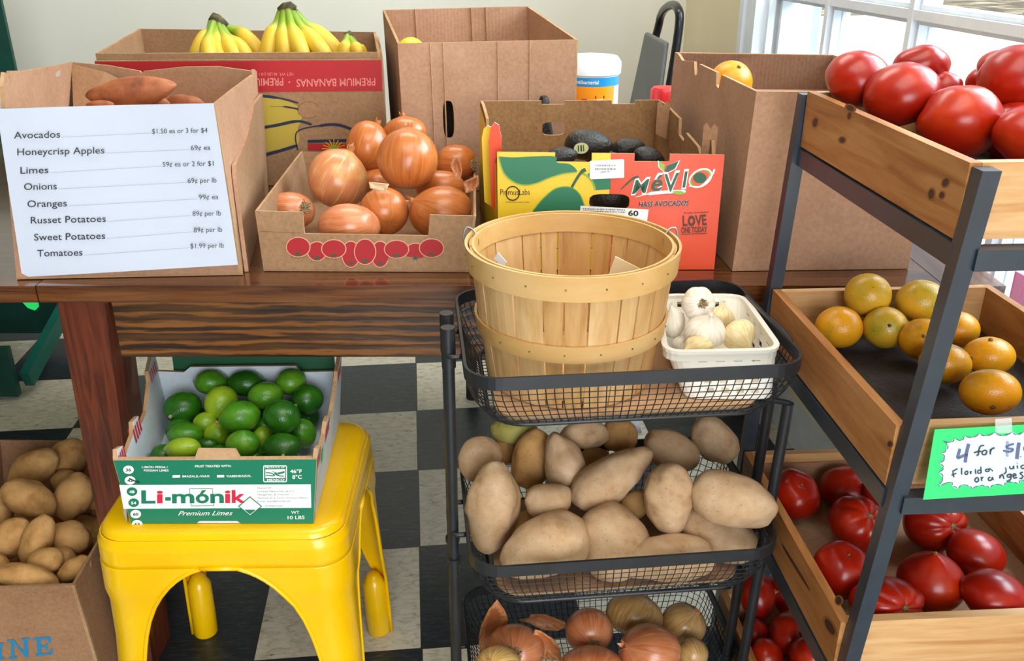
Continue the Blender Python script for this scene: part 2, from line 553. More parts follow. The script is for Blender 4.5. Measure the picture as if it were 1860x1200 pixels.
def obj(name, mb, parent=None, loc=None, smooth=False, fix=True, auto=None):
    me = bpy.data.meshes.new(name)
    if parent is not None:
        o0 = wloc(parent)
    elif loc is not None:
        o0 = Vector(loc)
    else:
        xs = [p.x for p in mb.v]; ys = [p.y for p in mb.v]; zs = [p.z for p in mb.v]
        o0 = Vector(((min(xs) + max(xs)) / 2, (min(ys) + max(ys)) / 2, min(zs)))
    me.from_pydata([tuple(p - o0) for p in mb.v], [], mb.f)
    for n in mb.mats:
        me.materials.append(MATS[n])
    me.polygons.foreach_set('material_index', mb.mi)
    if mb.uv:
        lay = me.uv_layers.new(name='UVMap')
        for p in me.polygons:
            u = mb.uv.get(p.index)
            if u:
                for li, c in zip(p.loop_indices, u):
                    lay.data[li].uv = c
    if fix:
        bm = bmesh.new(); bm.from_mesh(me)
        bmesh.ops.recalc_face_normals(bm, faces=bm.faces)
        bm.to_mesh(me); bm.free()
    if smooth:
        me.polygons.foreach_set('use_smooth', [True] * len(me.polygons))
    me.update()
    o = bpy.data.objects.new(name, me)
    COL.objects.link(o)
    if parent is not None:
        o.parent = parent
    else:
        o.location = o0
    o['w'] = tuple(o0)
    if auto:
        sharp(o, auto)
    return o

def sharp(o, deg):
    me = o.data
    bm = bmesh.new(); bm.from_mesh(me)
    bmesh.ops.remove_doubles(bm, verts=bm.verts, dist=1e-5)
    for e in bm.edges:
        if len(e.link_faces) == 2 and e.calc_face_angle(0) > math.radians(deg):
            e.smooth = False
    for f in bm.faces:
        f.smooth = True
    bm.to_mesh(me); bm.free()

def wloc(o):
    """room position of an object's origin (nothing here is rotated)"""
    return Vector(o['w']) if 'w' in o.keys() else Vector(o.location)

def tag(o, label, cat, group=None, kind=None):
    o['label'] = label; o['category'] = cat
    if group: o['group'] = group
    if kind: o['kind'] = kind
    return o

def thing(name, label, cat, loc, group=None):
    o = bpy.data.objects.new(name, None)
    o.empty_display_size = 0.05
    o.location = loc; o['w'] = tuple(loc)
    COL.objects.link(o)
    return tag(o, label, cat, group)

def struct(name, mb, loc=None, **kw):
    o = obj(name, mb, None, loc, **kw)
    o['kind'] = 'structure'
    return o

class Panel:
    """a flat wall of a box seen from outside: bottom left, bottom right, top right, top left"""
    def __init__(s, bl, br, tr, tl):
        s.bl, s.br, s.tr, s.tl = (Vector(p) for p in (bl, br, tr, tl))
        s.W = ((s.br - s.bl).length + (s.tr - s.tl).length) / 2
        s.H = ((s.tl - s.bl).length + (s.tr - s.br).length) / 2
        s.n = ((s.br - s.bl) + (s.tr - s.tl)).cross((s.tl - s.bl) + (s.tr - s.br)).normalized()
    def p(s, u, v, w=0.0):
        """u, v in 0..1"""
        a = s.bl.lerp(s.br, u); b = s.tl.lerp(s.tr, u)
        return a.lerp(b, v) + s.n * w
    def hit(s, px, py):
        """where the picture point falls on the panel"""
        r = ray(px, py); c = (s.bl + s.br + s.tr + s.tl) / 4
        t = (c - CAM).dot(s.n) / r.dot(s.n)
        return CAM + r * t

TEXT = {}
def text_shape(body, bold=0.0, shear=0.0):
    key = (body, bold, shear)
    if key not in TEXT:
        cu = bpy.data.curves.new('lettering', 'FONT')
        cu.body = body; cu.size = 1.0; cu.offset = bold; cu.shear = shear
        cu.resolution_u = 3; cu.fill_mode = 'FRONT'
        ob = bpy.data.objects.new('lettering', cu)
        me = ob.to_mesh()
        V = [(v.co.x, v.co.y) for v in me.vertices]
        F = [tuple(p.vertices) for p in me.polygons]
        ob.to_mesh_clear()
        bpy.data.objects.remove(ob); bpy.data.curves.remove(cu)
        TEXT[key] = (V, F)
    return TEXT[key]

class Print:
    """flat print on a panel, measured on a magnified view of it: origin (ox, oy), scale k"""
    def __init__(s, panel, ox=0.0, oy=0.0, k=1.0):
        s.pn = panel; s.ox = ox; s.oy = oy; s.k = k
        s.lift = 0.0006
    def h(s, x, y, w=0.0):
        return s.pn.hit(s.ox + x / s.k, s.oy + y / s.k) + s.pn.n * (s.lift + w)
    def poly(s, mb, pts, mat, lv=0, holes=()):
        loops = [pts] + list(holes)
        return mb.plate([[(x, -y) for x, y in lp] for lp in loops], lambda u, v, w: s.h(u, -v, lv * 0.0003), 0, mat)
    def ell(s, mb, x, y, a, b, mat, lv=0, n=28, inner=None, rot=0.0):
        def ring(q):
            out = []
            for i in range(n):
                t = 2 * PI * i / n
                dx, dy = a * q * math.cos(t), b * q * math.sin(t)
                out.append((x + dx * math.cos(rot) - dy * math.sin(rot), y + dx * math.sin(rot) + dy * math.cos(rot)))
            return out
        return s.poly(mb, ring(1), mat, lv, [ring(inner)] if inner else ())
    def line(s, mb, pts, wid, mat, lv=1):
        """a stroke of width wid through the points; wid may be a list"""
        N = len(pts); L = []; R = []
        for i in range(N):
            a = pts[max(i - 1, 0)]; b = pts[min(i + 1, N - 1)]
            dx, dy = b[0] - a[0], b[1] - a[1]
            q = math.hypot(dx, dy) or 1
            w = (wid[i] if isinstance(wid, (list, tuple)) else wid) / 2
            L.append((pts[i][0] - dy / q * w, pts[i][1] + dx / q * w)); R.append((pts[i][0] + dy / q * w, pts[i][1] - dx / q * w))
        V = [s.h(x, y, lv * 0.0003) for x, y in L + R]
        return mb.add(V, [(i, i + 1, N + i + 1, N + i) for i in range(N - 1)], mat)
    def text(s, mb, body, x0, y0, x1, y1, cap, mat, bold=0.0, shear=0.0, lv=2, flip=False):
        """baseline from (x0, y0) to (x1, y1), capitals cap high (all on the view)"""
        V, F = text_shape(body, bold, shear)
        xs = [p[0] for p in V]
        if not xs: return mb
        lo, w = min(xs), max(xs) - min(xs)
        dx, dy = x1 - x0, y1 - y0
        q = math.hypot(dx, dy)
        ux, uy = dx / q, dy / q
        nx, ny = uy, -ux
        P = []
        for a, b in V:
            t = (a - lo) / w * q; hh = b / 0.72 * cap
            P.append(s.h(x0 + ux * t + nx * hh, y0 + uy * t + ny * hh, lv * 0.0003))
        return mb.add(P, F, mat)

def spline(pts, n=6):
    """smooth path through points (any dimension)"""
    P = [Vector(p) for p in pts]; out = []
    for i in range(len(P) - 1):
        p0, p1, p2, p3 = P[max(i - 1, 0)], P[i], P[i + 1], P[min(i + 2, len(P) - 1)]
        for k in range(n):
            t = k / n
            out.append(0.5 * ((2 * p1) + (p2 - p0) * t + (2 * p0 - 5 * p1 + 4 * p2 - p3) * t * t + (3 * p1 - p0 - 3 * p2 + p3) * t ** 3))
    out.append(P[-1])
    return out

def spl2(pts, n=6):
    return [(p.x, p.y) for p in spline([(x, y, 0) for x, y in pts], n)]

def rrect(x0, y0, x1, y1, r, n=5):
    out = []
    for cx, cy, a in ((x1 - r, y1 - r, 0), (x0 + r, y1 - r, PI / 2), (x0 + r, y0 + r, PI), (x1 - r, y0 + r, 1.5 * PI)):
        for k in range(n + 1):
            t = a + PI / 2 * k / n
            out.append((cx + r * math.cos(t), cy + r * math.sin(t)))
    return out

# room frame: the checkered floor is turned a little against the table
RO = Vector((-0.1667, 1.293, 0)); RA = math.radians(6.05)
RM = Matrix.Translation(RO) @ Matrix.Rotation(RA, 4, 'Z')
RECT = [(0, 0), (1, 0), (1, 1), (0, 1)]

def carton(name, label, cat, base, top, th=0.004, mat='cardboard', inner=None, edge='cardboard_edge', front=None, back=None, left=None, right=None, group=None, bottom=True, pad=None):
    """open box from its four bottom and four top corners (front left, front right, rear right, rear left);
    front/back/left/right: list of outline loops in (u, v) of that wall"""
    b = [Vector(p) for p in base]; t = [Vector(p) for p in top]
    c = (b[0] + b[1] + b[2] + b[3]) / 4
    root = thing(name, label, cat, c, group)
    P = {'front': Panel(b[0], b[1], t[1], t[0]), 'right': Panel(b[1], b[2], t[2], t[1]),
         'back': Panel(b[2], b[3], t[3], t[2]), 'left': Panel(b[3], b[0], t[0], t[3])}
    objs = {}
    for k, loops, nm in (('front', front, 'front_panel'), ('right', right, 'side_panel'), ('back', back, 'rear_panel'), ('left', left, 'side_panel')):
        pn = P[k]; mb = MB()
        mb.plate(loops or [RECT], pn.p, th, mat, edge)
        objs[k] = obj(nm, mb, root)
    if bottom:
        mb = MB()
        up = Vector((0, 0, 0.0035))
        mb.hexa([p.copy() for p in b] + [p + up for p in b], mat)
        objs['bottom'] = obj('bottom_panel', mb, root)
    if pad is not None:
        q = [b[i].lerp(t[i], pad) for i in range(4)]
        cc = (q[0] + q[1] + q[2] + q[3]) / 4
        q = [cc + (p - cc) * 0.97 for p in q]
        mb = MB(); up = Vector((0, 0, 0.004))
        mb.hexa(q + [p + up for p in q], mat)
        objs['pad'] = obj('layer_pad', mb, root)
    return root, P, objs
# ------------------------------------------------------------------ the room
XW, YW, HC = 0.974, 1.915, 2.6          # window wall, back wall, ceiling in the room frame
XL, YF = -2.6, -3.2
def room_box(mb, lo, hi, mat):
    return mb.box(lo, hi, mat, RM)

fl = MB(); fl.box((XL, YF, -0.1), (XW, YW, 0.0), 'checker_tiles')
floor = struct('floor', fl, (0, 0, 0))
floor.location = RO; floor.rotation_euler = (0, 0, RA)
ce = MB(); room_box(ce, (XL, YF, HC), (XW, YW, HC + 0.1), 'ceiling_white'); struct('ceiling', ce)
wb = MB(); room_box(wb, (XL - 0.12, YW, 0), (XW + 0.12, YW + 0.12, HC), 'wall_paint'); struct('wall_back', wb)
wl = MB(); room_box(wl, (XL - 0.12, YF, 0), (XL, YW, HC), 'wall_dim'); struct('wall_left', wl)
wf_ = MB(); room_box(wf_, (XL, YF - 0.1, 0), (-0.55, YF, HC), 'wall_dim'); struct('front_light_blocker', wf_)  # added unseen half wall that blocks sky light from the front left

# window wall with one wide opening
WY0, WY1, WZ0, WZ1 = -0.62, 1.16, 0.42, 2.1
wr = MB()
for lo, hi in (((XW, YF, 0), (XW + 0.12, WY0, HC)), ((XW, WY1, 0), (XW + 0.12, YW, HC)), ((XW, WY0, 0), (XW + 0.12, WY1, WZ0)), ((XW, WY0, WZ1), (XW + 0.12, WY1, HC))):
    room_box(wr, lo, hi, 'wall_cream')
struct('wall_right', wr)
tb = MB(); room_box(tb, (XW - 0.015, YF, 0), (XW, YW, 0.11), 'trim_white'); struct('baseboard_right', tb)
tb = MB(); room_box(tb, (XL, YW - 0.015, 0), (XW - 0.016, YW, 0.11), 'trim_white'); struct('baseboard_back', tb)

wf = MB()
# casing on the room side
for lo, hi in (((XW - 0.025, WY1, WZ0 - 0.1), (XW, WY1 + 0.115, WZ1 + 0.1)), ((XW - 0.035, WY1 + 0.085, WZ0 - 0.1), (XW - 0.025, WY1 + 0.115, WZ1 + 0.1)),
               ((XW - 0.032, WY1 + 0.0, WZ0 - 0.1), (XW - 0.025, WY1 + 0.03, WZ1 + 0.1)),
               ((XW - 0.025, WY0 - 0.115, WZ0 - 0.1), (XW, WY0, WZ1 + 0.1)), ((XW - 0.025, WY0, WZ1), (XW, WY1, WZ1 + 0.1)),
               ((XW - 0.06, WY0 - 0.13, WZ0 - 0.03), (XW, WY1 + 0.13, WZ0))):
    room_box(wf, lo, hi, 'trim_white')
def uy(px, py):
    """where the ray through a picture point meets the sash plane: its place along the window wall, and its height"""
    o = RM.inverted() @ CAM; r = RM.inverted().to_3x3() @ ray(px, py)
    t = (XW + 0.045 - o.x) / r.x
    q = o + r * t
    return q.y, q.z
S0, S1 = XW + 0.03, XW + 0.07
ys = [WY1, 0.835, 0.455, 0.075, -0.305, WY0]
zs = [WZ0, 0.56, 1.065, 1.57, WZ1]
# sash rails and glazing bars, each with a thin bead towards the room
for i, y in enumerate(ys):
    w = 0.03 if i in (0, len(ys) - 1) else 0.018
    room_box(wf, (S0, y - w, WZ0), (S1, y + w, WZ1), 'trim_white')
    room_box(wf, (S0 - 0.012, y - w * 0.5, WZ0), (S0, y + w * 0.5, WZ1), 'trim_white')
for i, z in enumerate(zs):
    w = 0.03 if i in (0, len(zs) - 1) else 0.018
    room_box(wf, (S0 + 0.001, WY0, z - w), (S1 - 0.001, WY1, z + w), 'trim_white')
    room_box(wf, (S0 - 0.011, WY0, z - w * 0.5), (S0, WY1, z + w * 0.5), 'trim_white')
for lo, hi in (((XW, WY1 - 0.015, WZ0), (XW + 0.122, WY1, WZ1)), ((XW, WY0, WZ0), (XW + 0.122, WY0 + 0.015, WZ1))):
    room_box(wf, lo, hi, 'trim_white')
window = struct('window_1', wf)
for i in range(len(ys) - 1):
    for j in range(len(zs) - 1):
        g = MB()
        room_box(g, (XW + 0.048, ys[i + 1] + 0.018, zs[j] + 0.018), (XW + 0.052, ys[i] - 0.018, zs[j + 1] - 0.018), 'window_glass')
        go = obj('pane', g, window)

# outdoors: paved lot in sun, strip of leaf litter, porch post, tree trunk, low wall of a house
mottled('paving', ['#a9bcc9', '#d3dce0', '#efefec'], 0.6, 0.85)
mottled('leaf_litter', ['#2c241c', '#4f4334', '#7d715e', '#a89c88'], 2.2, 0.95, lo=0.3, hi=0.7)
mottled('bark', ['#4a3f36', '#7a6a5a'], 8, 0.9, stretch=(1, 1, 0.2))
mottled('porch_paint', ['#bcdde0', '#cfe8e8'], 5, 0.6)
og = MB(); room_box(og, (XW + 0.12, -8, -0.35), (XW + 9.5, 16, -0.2), 'paving'); struct('ground_outside_paving', og)
og = MB(); room_box(og, (XW + 9.5, -14, -0.34), (XW + 40, 40, -0.19), 'leaf_litter'); room_box(og, (XW + 0.12, 16, -0.34), (XW + 9.49, 40, -0.19), 'leaf_litter'); struct('ground_outside_verge', og)
pp = MB()
_o = RM.inverted() @ CAM; _r = RM.inverted().to_3x3() @ ray(1446, 60); _q = _o + _r * ((XW + 0.7 - _o.x) / _r.x)
room_box(pp, (XW + 0.63, _q.y - 0.07, -0.2), (XW + 0.77, _q.y + 0.07, 2.6), 'porch_paint')
room_box(pp, (XW + 0.60, _q.y - 0.10, -0.2), (XW + 0.80, _q.y + 0.10, -0.05), 'porch_paint')
tag(obj('porch_post', pp), 'pale blue square porch post outside the window beside the corner', 'post')
tr = MB(); q = Vector((9.3, 16.2, 0))
tr.tube([q + Vector((0, 0, -0.22)), q + Vector((0.0, 0, 0.1)), q + Vector((0.05, 0, 1.2)), q + Vector((0.0, 0.1, 3.2))], [0.75, 0.42, 0.34, 0.30], 'bark', 14)
tag(obj('tree_trunk', tr, smooth=True), 'grey tree trunk on the leaf-covered verge outside the window', 'tree')

# ------------------------------------------------------------------ table
TZ = 0.742
TY0, TY1, TX0, TX1 = 1.222, 2.32, -1.25, 0.714
table = thing('wooden_table', 'long dark-stained wooden table holding the cardboard boxes', 'table', (-0.1, 1.6, 0))
mb = MB()
edges = [TY0, 1.50, 1.78, 2.05, TY1]
for a, b in zip(edges[:-1], edges[1:]):
    mb.box((-0.688, a + 0.0006, TZ - 0.026), (TX1 - 0.09, b - 0.0006, TZ), 'dark_wood_x')
tt = obj('tabletop', mb, table)
for x0, x1 in ((TX0, -0.69), (TX1 - 0.088, TX1)):
    mb = MB(); mb.box((x0, TY0, TZ - 0.026), (x1, TY1, TZ - 0.0004), 'dark_wood_y' if x0 > 0 else 'dark_wood_x')
    obj('breadboard_end', mb, table)
mb = MB(); mb.box((-0.60, TY0 + 0.035, 0.612), (0.56, TY0 + 0.06, TZ - 0.0265), 'apron_wood'); obj('apron', mb, table)
mb = MB(); mb.box((-0.60, TY1 - 0.08, 0.612), (0.56, TY1 - 0.055, TZ - 0.0265), 'apron_wood'); obj('apron', mb, table)
for sx in (-1, 1):
    mb = MB(); x = -0.63 if sx < 0 else 0.59
    mb.box((x - 0.012, TY0 + 0.10, 0.612), (x + 0.012, TY1 - 0.11, TZ - 0.0265), 'dark_wood_y'); obj('apron', mb, table)
def taper_leg(xa0, xa1, xb0, xb1, ya, yb, zt):
    mb = MB()
    mb.hexa([(xb0, ya, 0), (xb1, ya, 0), (xb1, yb, 0), (xb0, yb, 0), (xa0, ya, zt), (xa1, ya, zt), (xa1, yb, zt), (xa0, yb, zt)], 'dark_wood_z')
    return mb
for ya in (TY0 + 0.018, TY1 - 0.11):
    obj('leg', taper_leg(-0.672, -0.602, -0.693, -0.642, ya, ya + 0.085, TZ - 0.0265), table)
    obj('leg', taper_leg(0.56, 0.63, 0.602, 0.653, ya, ya + 0.085, TZ - 0.0265), table)
mb = MB(); a = at(846, 722, z=0.0)
mb.tube([a + Vector((0.02, 0, 0.05)), a + Vector((0.028, 0, TZ - 0.0266))], 0.012, 'black_metal', 10)
mb.tube([a + Vector((0.019, 0, 0.0)), a + Vector((0.02, 0, 0.07))], 0.018, 'black_rubber', 10)
obj('support_leg', mb, table)

# ------------------------------------------------------------------ green rack at the far left
gr = thing('green_rack', 'green painted wooden rack standing on the floor behind the table', 'rack', (-1.55, 2.45, 0))
X = -1.377
def gbar(nm, a, b, w, h, mat='green_paint'):
    m = MB(); m.bar(a, b, w, h, mat); return obj(nm, m, gr)
for y, h in ((2.275, 1.0), (2.62, 1.75)):
    gbar('post', (X, y, 0), (X, y, h), 0.036, 0.036)
    gbar('post', (X - 0.7, y, 0), (X - 0.7, y, h), 0.036, 0.036)
gbar('side_rail', (X, 2.294, 0.05), (X, 2.602, 0.16), 0.026, 0.05)
gbar('side_rail', (X, 2.29, 0.78), (X, 2.60, 0.78), 0.026, 0.05, 'dark_green_paint')
gbar('front_board', (X - 0.682, 2.275, 0.085), (X - 0.018, 2.275, 0.085), 0.02, 0.15, 'dark_green_paint')
gbar('shelf', (X - 0.682, 2.45, 0.30), (X - 0.02, 2.45, 0.30), 0.30, 0.018, 'dark_green_paint')
gbar('shelf', (X - 0.682, 2.45, 0.82), (X - 0.02, 2.45, 0.82), 0.30, 0.018, 'green_paint')
gbar('back_board', (X - 0.682, 2.625, 0.55), (X - 0.018, 2.625, 0.55), 0.012, 1.0, 'dark_green_paint')
# bright green plastic tab under the near table edge
p = at(57, 552, Y=1.262)
mb = MB(); mb.plate([[(-0.012, 0.016), (-0.013, 0.002), (-0.006, -0.008), (0.004, -0.012), (0.011, -0.006), (0.012, 0.016)]], lambda u, v, w: p + Vector((u, w + 3.0 * u * u, v)), 0.0015, 'neon_green')
top_ = max(q.z for q in mb.v)
for q in mb.v: q.z += (TZ - 0.0265) - top_
tag(obj('plastic_tab', mb), 'small bright green plastic tab hanging under the near edge of the table', 'tab')

# ------------------------------------------------------------------ stacking chair in the corner
ch = thing('stacking_chair', 'black tubular chair with grey padded back standing in the corner', 'chair', (0.4, 2.8, 0))
rp = [at(1234, 40, Y=2.66), at(1226, 100, Y=2.66), at(1211, 190, Y=2.65), at(1196, 290, Y=2.64)]
lp = [at(1195, 52, Y=2.98), at(1184, 92, Y=2.98), at(1160, 185, Y=2.96), at(1136, 290, Y=2.95)]
top = [at(1201, 27, Y=2.95), at(1210, 14, Y=2.86), at(1223, 9, Y=2.76), at(1232, 18, Y=2.68)]
loop = list(reversed(lp)) + top + rp
zl = loop[0].z
legs = [(0.13, 2.72, 0.02), (0.13, 3.0, 0.02)]
mb = MB(); mb.tube(spline(loop, 6), 0.0125, 'chair_black', 12); obj('back_frame', mb, ch, smooth=True)
a, b = lp[1], rp[1]; c, d = rp[3], lp[3]
a2 = at(1187, 58, Y=2.975) + Vector((-0.012, 0, 0)); b2 = at(1224, 76, Y=2.67) + Vector((-0.012, 0, 0))
off = Vector((-0.016, 0, 0)); c2 = rp[3] + Vector((-0.012, 0, 0)); d2 = lp[3] + Vector((-0.012, 0, 0))
mb = MB(); mb.hexa([d2, c2, c2 + off, d2 + off, a2, b2, b2 + off, a2 + off], 'chair_grey')
bp = obj('backrest', mb, ch)
bv = bp.modifiers.new('round', 'BEVEL'); bv.width = 0.008; bv.segments = 3
mb = MB(); mb.box((0.02, 2.66, 0.44), (0.36, 2.96, 0.48), 'chair_grey'); obj('seat', mb, ch)
for p0, y in ((lp[3], 2.95), (rp[3], 2.645)):
    mb = MB(); mb.tube(spline([p0, (0.37, y, 0.46), (0.40, y, 0.2), (0.43, y, 0.012)], 5), 0.0125, 'chair_black', 10); obj('leg', mb, ch, smooth=True)
    mb = MB(); mb.tube([(0.37, y, 0.43), (0.03, y, 0.43), (0.0, y, 0.40), (-0.02, y, 0.012)], 0.0125, 'chair_black', 10); obj('leg', mb, ch, smooth=True)
# ------------------------------------------------------------------ boxes on the table
T0 = TZ + 0.001
def notch(*cuts, H=1.0):
    """wall outline with square cut-outs in its top edge: (u0, u1, v)"""
    pts = [(0, 0), (1, 0), (1, H)]
    for u0, u1, v in sorted(cuts, reverse=True):
        r = 0.006
        pts += [(u1, H), (u1, v + r), (u1 - r, v), (u0 + r, v), (u0, v + r), (u0, H)]
    pts.append((0, H))
    return pts
def oval(cu, cv, a, b, n=20, p=2.0):
    out = []
    for i in range(n):
        t = -2 * PI * i / n
        c, s_ = math.cos(t), math.sin(t)
        out.append((cu + a * math.copysign(abs(c) ** (2 / p), c), cv + b * math.copysign(abs(s_) ** (2 / p), s_)))
    return out

# --- sweet potato box with the price sign
base = [at(30, 507, z=T0), at(440, 499, z=T0), Vector((-0.484, 1.725, T0)), Vector((-0.85, 1.72, T0))]
fl_, fr_ = at(2, 196, Y=1.285), at(390, 190, Y=1.262)
top = [fl_, fr_, at(466, 122, Y=1.70), at(128, 112, Y=1.73)]
sweet_box, SP_, so = carton('cardboard_box', 'worn cardboard box with the printed price list taped on its front', 'box', base, top, 0.005,
    back=[[(0, 0), (1, 0), (1, 1), (0.8, 0.985), (0.62, 0.95), (0.61, 0.93), (0.6, 0.95), (0.38, 0.99), (0.2, 1.0), (0, 0.97)]],
    right=[[(0, 0), (1, 0), (1, 0.97), (0.93, 1.0), (0.9, 0.86), (0.88, 0.97), (0.4, 0.99), (0, 1.0)]],
    left=[[(0, 0), (1, 0), (1, 1.12), (0.97, 1.19), (0.93, 1.17), (0.92, 1.10), (0.91, 1.18), (0.72, 1.13), (0.3, 1.05), (0, 1.0)]], pad=0.62, mat='cardboard_pink')
# doubled side wall with a torn ribbed edge
P = SP_['right']
mb = MB(); mb.plate([[(0.03, 0.0), (1, 0), (1, 0.80), (0.72, 0.80), (0.42, 0.66), (0.10, 0.62), (0.08, 0.55)]], lambda u, v, w: P.p(u, v, w + 0.008), 0.006, 'cardboard_grey', 'cardboard_ribbed'); obj('outer_flap', mb, sweet_box)
# crumpled inner flap at the rear left and the white outer flap
pa = SP_['back']
mb = MB()
tl, tr_ = pa.tl, pa.tr
A_, B_, C_ = top[3] + Vector((0.006, -0.008, -0.004)), top[3].lerp(top[2], 0.45) + Vector((0, -0.02, -0.055)), top[3] + Vector((0.03, -0.10, -0.12))
D_ = top[3].lerp(top[2], 0.2) + Vector((0, -0.015, -0.015))
mb.add([A_, D_, B_, C_], [(0, 1, 3), (1, 2, 3)], 'cardboard'); fo = obj('inner_flap', mb, sweet_box)
fo.modifiers.new('thick', 'SOLIDIFY').thickness = 0.003
mb = MB(); w0, w1 = at(-60, 158, Y=1.62), at(56, 132, Y=1.76); mb.add([w0, w1, at(56, 190, Y=1.78), at(-60, 215, Y=1.62)], [(0, 1, 2, 3)], 'cardboard_white')
fo = obj('white_flap', mb, sweet_box); fo.modifiers.new('thick', 'SOLIDIFY').thickness = 0.003
mb = MB(); PL = SP_['left']
q = lambda u, v: PL.p(u, v, -0.0056)
mb.add([q(0.25, 1.01), q(0.32, 1.01), q(0.32, 0.86), q(0.25, 0.86)], [(0, 1, 2, 3)], 'clear_tape'); obj('tape', mb, sweet_box)
# crumpled brown paper bag end standing at the far left of the front
sign_p = Panel(at(40, 503, Y=1.248), at(432, 481, Y=1.252), at(389, 187, Y=1.249), at(-4, 197, Y=1.262))
mb = MB()
# sheet with a slight curl
V = []; F = []
for j in range(9):
    for i in range(13):
        u, v = i / 12, j / 8
        V.append(sign_p.p(u, v, 0.003 * math.sin(u * 5 + v * 2) * (0.3 + v * 0.7)))
for j in range(8):
    for i in range(12):
        k = j * 13 + i
        F.append((k, k + 1, k + 14, k + 13))
mb.add(V, F, 'paper')
sign = obj('price_sign', mb, None, smooth=True)
tag(sign, 'white paper price list for the produce hanging on a cardboard box', 'sign')
pr = Print(sign_p, 0, 0, 2.308); pr.lift = 0.0042
lt = MB()
rows = [('Avocados', '$1.50 ea or 3 for $4', (66, 578, 259), (643, 875, 556)), ('Honeycrisp Apples', '69¢ ea', (80, 648, 444), (805, 886, 625)),
        ('Limes', '59¢ ea or 2 for $1', (93, 725, 210), (687, 900, 694)), ('Onions', '69¢ per lb', (108, 793, 245), (792, 912, 762)),
        ('Oranges', '99¢ ea', (122, 865, 287), (838, 920, 831)), ('Russet Potatoes', '89¢ per lb', (136, 933, 450), (812, 931, 900)),
        ('Sweet Potatoes', '89¢ per lb', (150, 1004, 447), (817, 936, 968)), ('Tomatoes', '$1.99 per lb', (163, 1071, 352), (803, 943, 1035))]
for it, pc, (x0, y0, x1), (a0, a1, ay) in rows:
    dy = -0.022 * (x1 - x0)
    pr.text(lt, it, x0, y0, x1, y0 + dy, 29, 'ink', 0.004)
    pr.text(lt, pc, a0, ay + 2, a1, ay + 2 - 0.022 * (a1 - a0), 21, 'ink')
    x = x1 + 8
    while x < a0 - 4:
        y = y0 + dy + (ay - y0 - dy) * (x - x1) / (a0 - x1)
        pr.poly(lt, [(x, y), (x + 2.4, y), (x + 2.4, y - 2.4), (x, y - 2.4)], 'print_grey', 2)
        x += 6.5
obj('lettering', lt, sign)

# --- banana box
bx = [(-0.793, 1.80), (-0.249, 1.80), (-0.312, 2.20), (-0.858, 2.20)]
BZ = 1.0
base = [Vector((x, y, T0)) for x, y in bx]
top = [at(173, 97, Y=1.80), at(691, 95, Y=1.80), at(683, 58, Y=2.2), at(252, 52, Y=2.2)]
ban_box, BP, bo = carton('banana_box', 'brown banana carton with a red printed band, holding the banana bunches', 'box', base, top, 0.006, mat='cardboard_grey', pad=0.55)
# outer sleeve: printed front standing proud of the inner box
F0, F1 = at(172, 110, Y=1.79), at(693, 107, Y=1.79)
op = Panel((F0.x, 1.788, T0), (F1.x, 1.788, T0), F1, F0)
mb = MB(); hole = [(0.744 + 0.033 * math.cos(-2 * PI * i / 20), 0.60 + 0.075 * math.sin(-2 * PI * i / 20)) for i in range(20)]
mb.plate([RECT], op.p, 0.005, 'cardboard_grey', 'cardboard_edge'); fpo = obj('outer_front', mb, ban_box)
sl = Panel((F1.x, 1.788, T0), (F1.x - 0.063, 2.20, T0), (F1.x - 0.063, 2.20, F1.z), F1)
mb = MB(); mb.plate([RECT], lambda u, v, w: sl.p(u, v, w + 0.003), 0.003, 'cardboard_grey', 'cardboard_edge'); obj('outer_side', mb, ban_box)
pr = Print(op, 150, 0, 3.263)
mb = MB()
pr.poly(mb, [(72, 366), (1772, 356), (1776, 540), (72, 552)], 'print_red')
obj('red_band', mb, fpo)
for x0, x1, s_ in ((1735, 1268, 'PREMIUM BANANAS'), (1190, 723, 'PREMIUM BANANAS')):
    lt = MB(); pr.text(lt, s_, x0, 462, x1, 466 + 4, 46, 'print_pink', 0.01); obj('lettering', lt, fpo)
lt = MB()
pr.ell(lt, 1226, 486, 5, 5, 'print_pink', 2); obj('printed_dot', lt, fpo); lt = MB()
pr.text(lt, 'NET WT. 40 LBS (18.1 KG)', 1250, 430, 1000, 432, 18, 'print_pink')
obj('lettering', lt, fpo)
mb = MB()
pr.poly(mb, spl2([(700, 600), (1000, 575), (1180, 590), (1290, 640), (1300, 700), (1270, 715), (1180, 730), (1000, 760), (700, 800)]), 'print_dull_yellow')
pr.poly(mb, spl2([(700, 820), (1000, 770), (1270, 720), (1275, 760), (1270, 860), (1090, 900), (900, 960), (700, 1000)]), 'print_dull_yellow')
pr.line(mb, spl2([(700, 610), (1000, 570), (1160, 580), (1280, 610)]), [18] * 6 + [16] * 6 + [10] * 6 + [4], 'print_navy')
pr.line(mb, spl2([(1110, 630), (1200, 632), (1290, 648)]), [2] * 6 + [10] * 6 + [4], 'print_navy')
pr.line(mb, spl2([(700, 800), (1090, 752), (1270, 718), (1360, 738)]), [16] * 6 + [18] * 6 + [14] * 6 + [4], 'print_navy')
pr.line(mb, spl2([(700, 1010), (1090, 915), (1275, 860)]), [16] * 6 + [18] * 6 + [8], 'print_navy')
pr.line(mb, spl2([(1275, 890), (1272, 780), (1420, 742), (1520, 740), (1610, 772)]), [8] * 6 + [8] * 6 + [16] * 6 + [16] * 6 + [10], 'print_navy')
pr.poly(mb, [(1335, 828), (1620, 822), (1620, 840), (1335, 846)], 'print_navy', 1)
pr.poly(mb, [(1335, 850), (1620, 850), (1620, 900), (1335, 890)], 'print_red', 0)
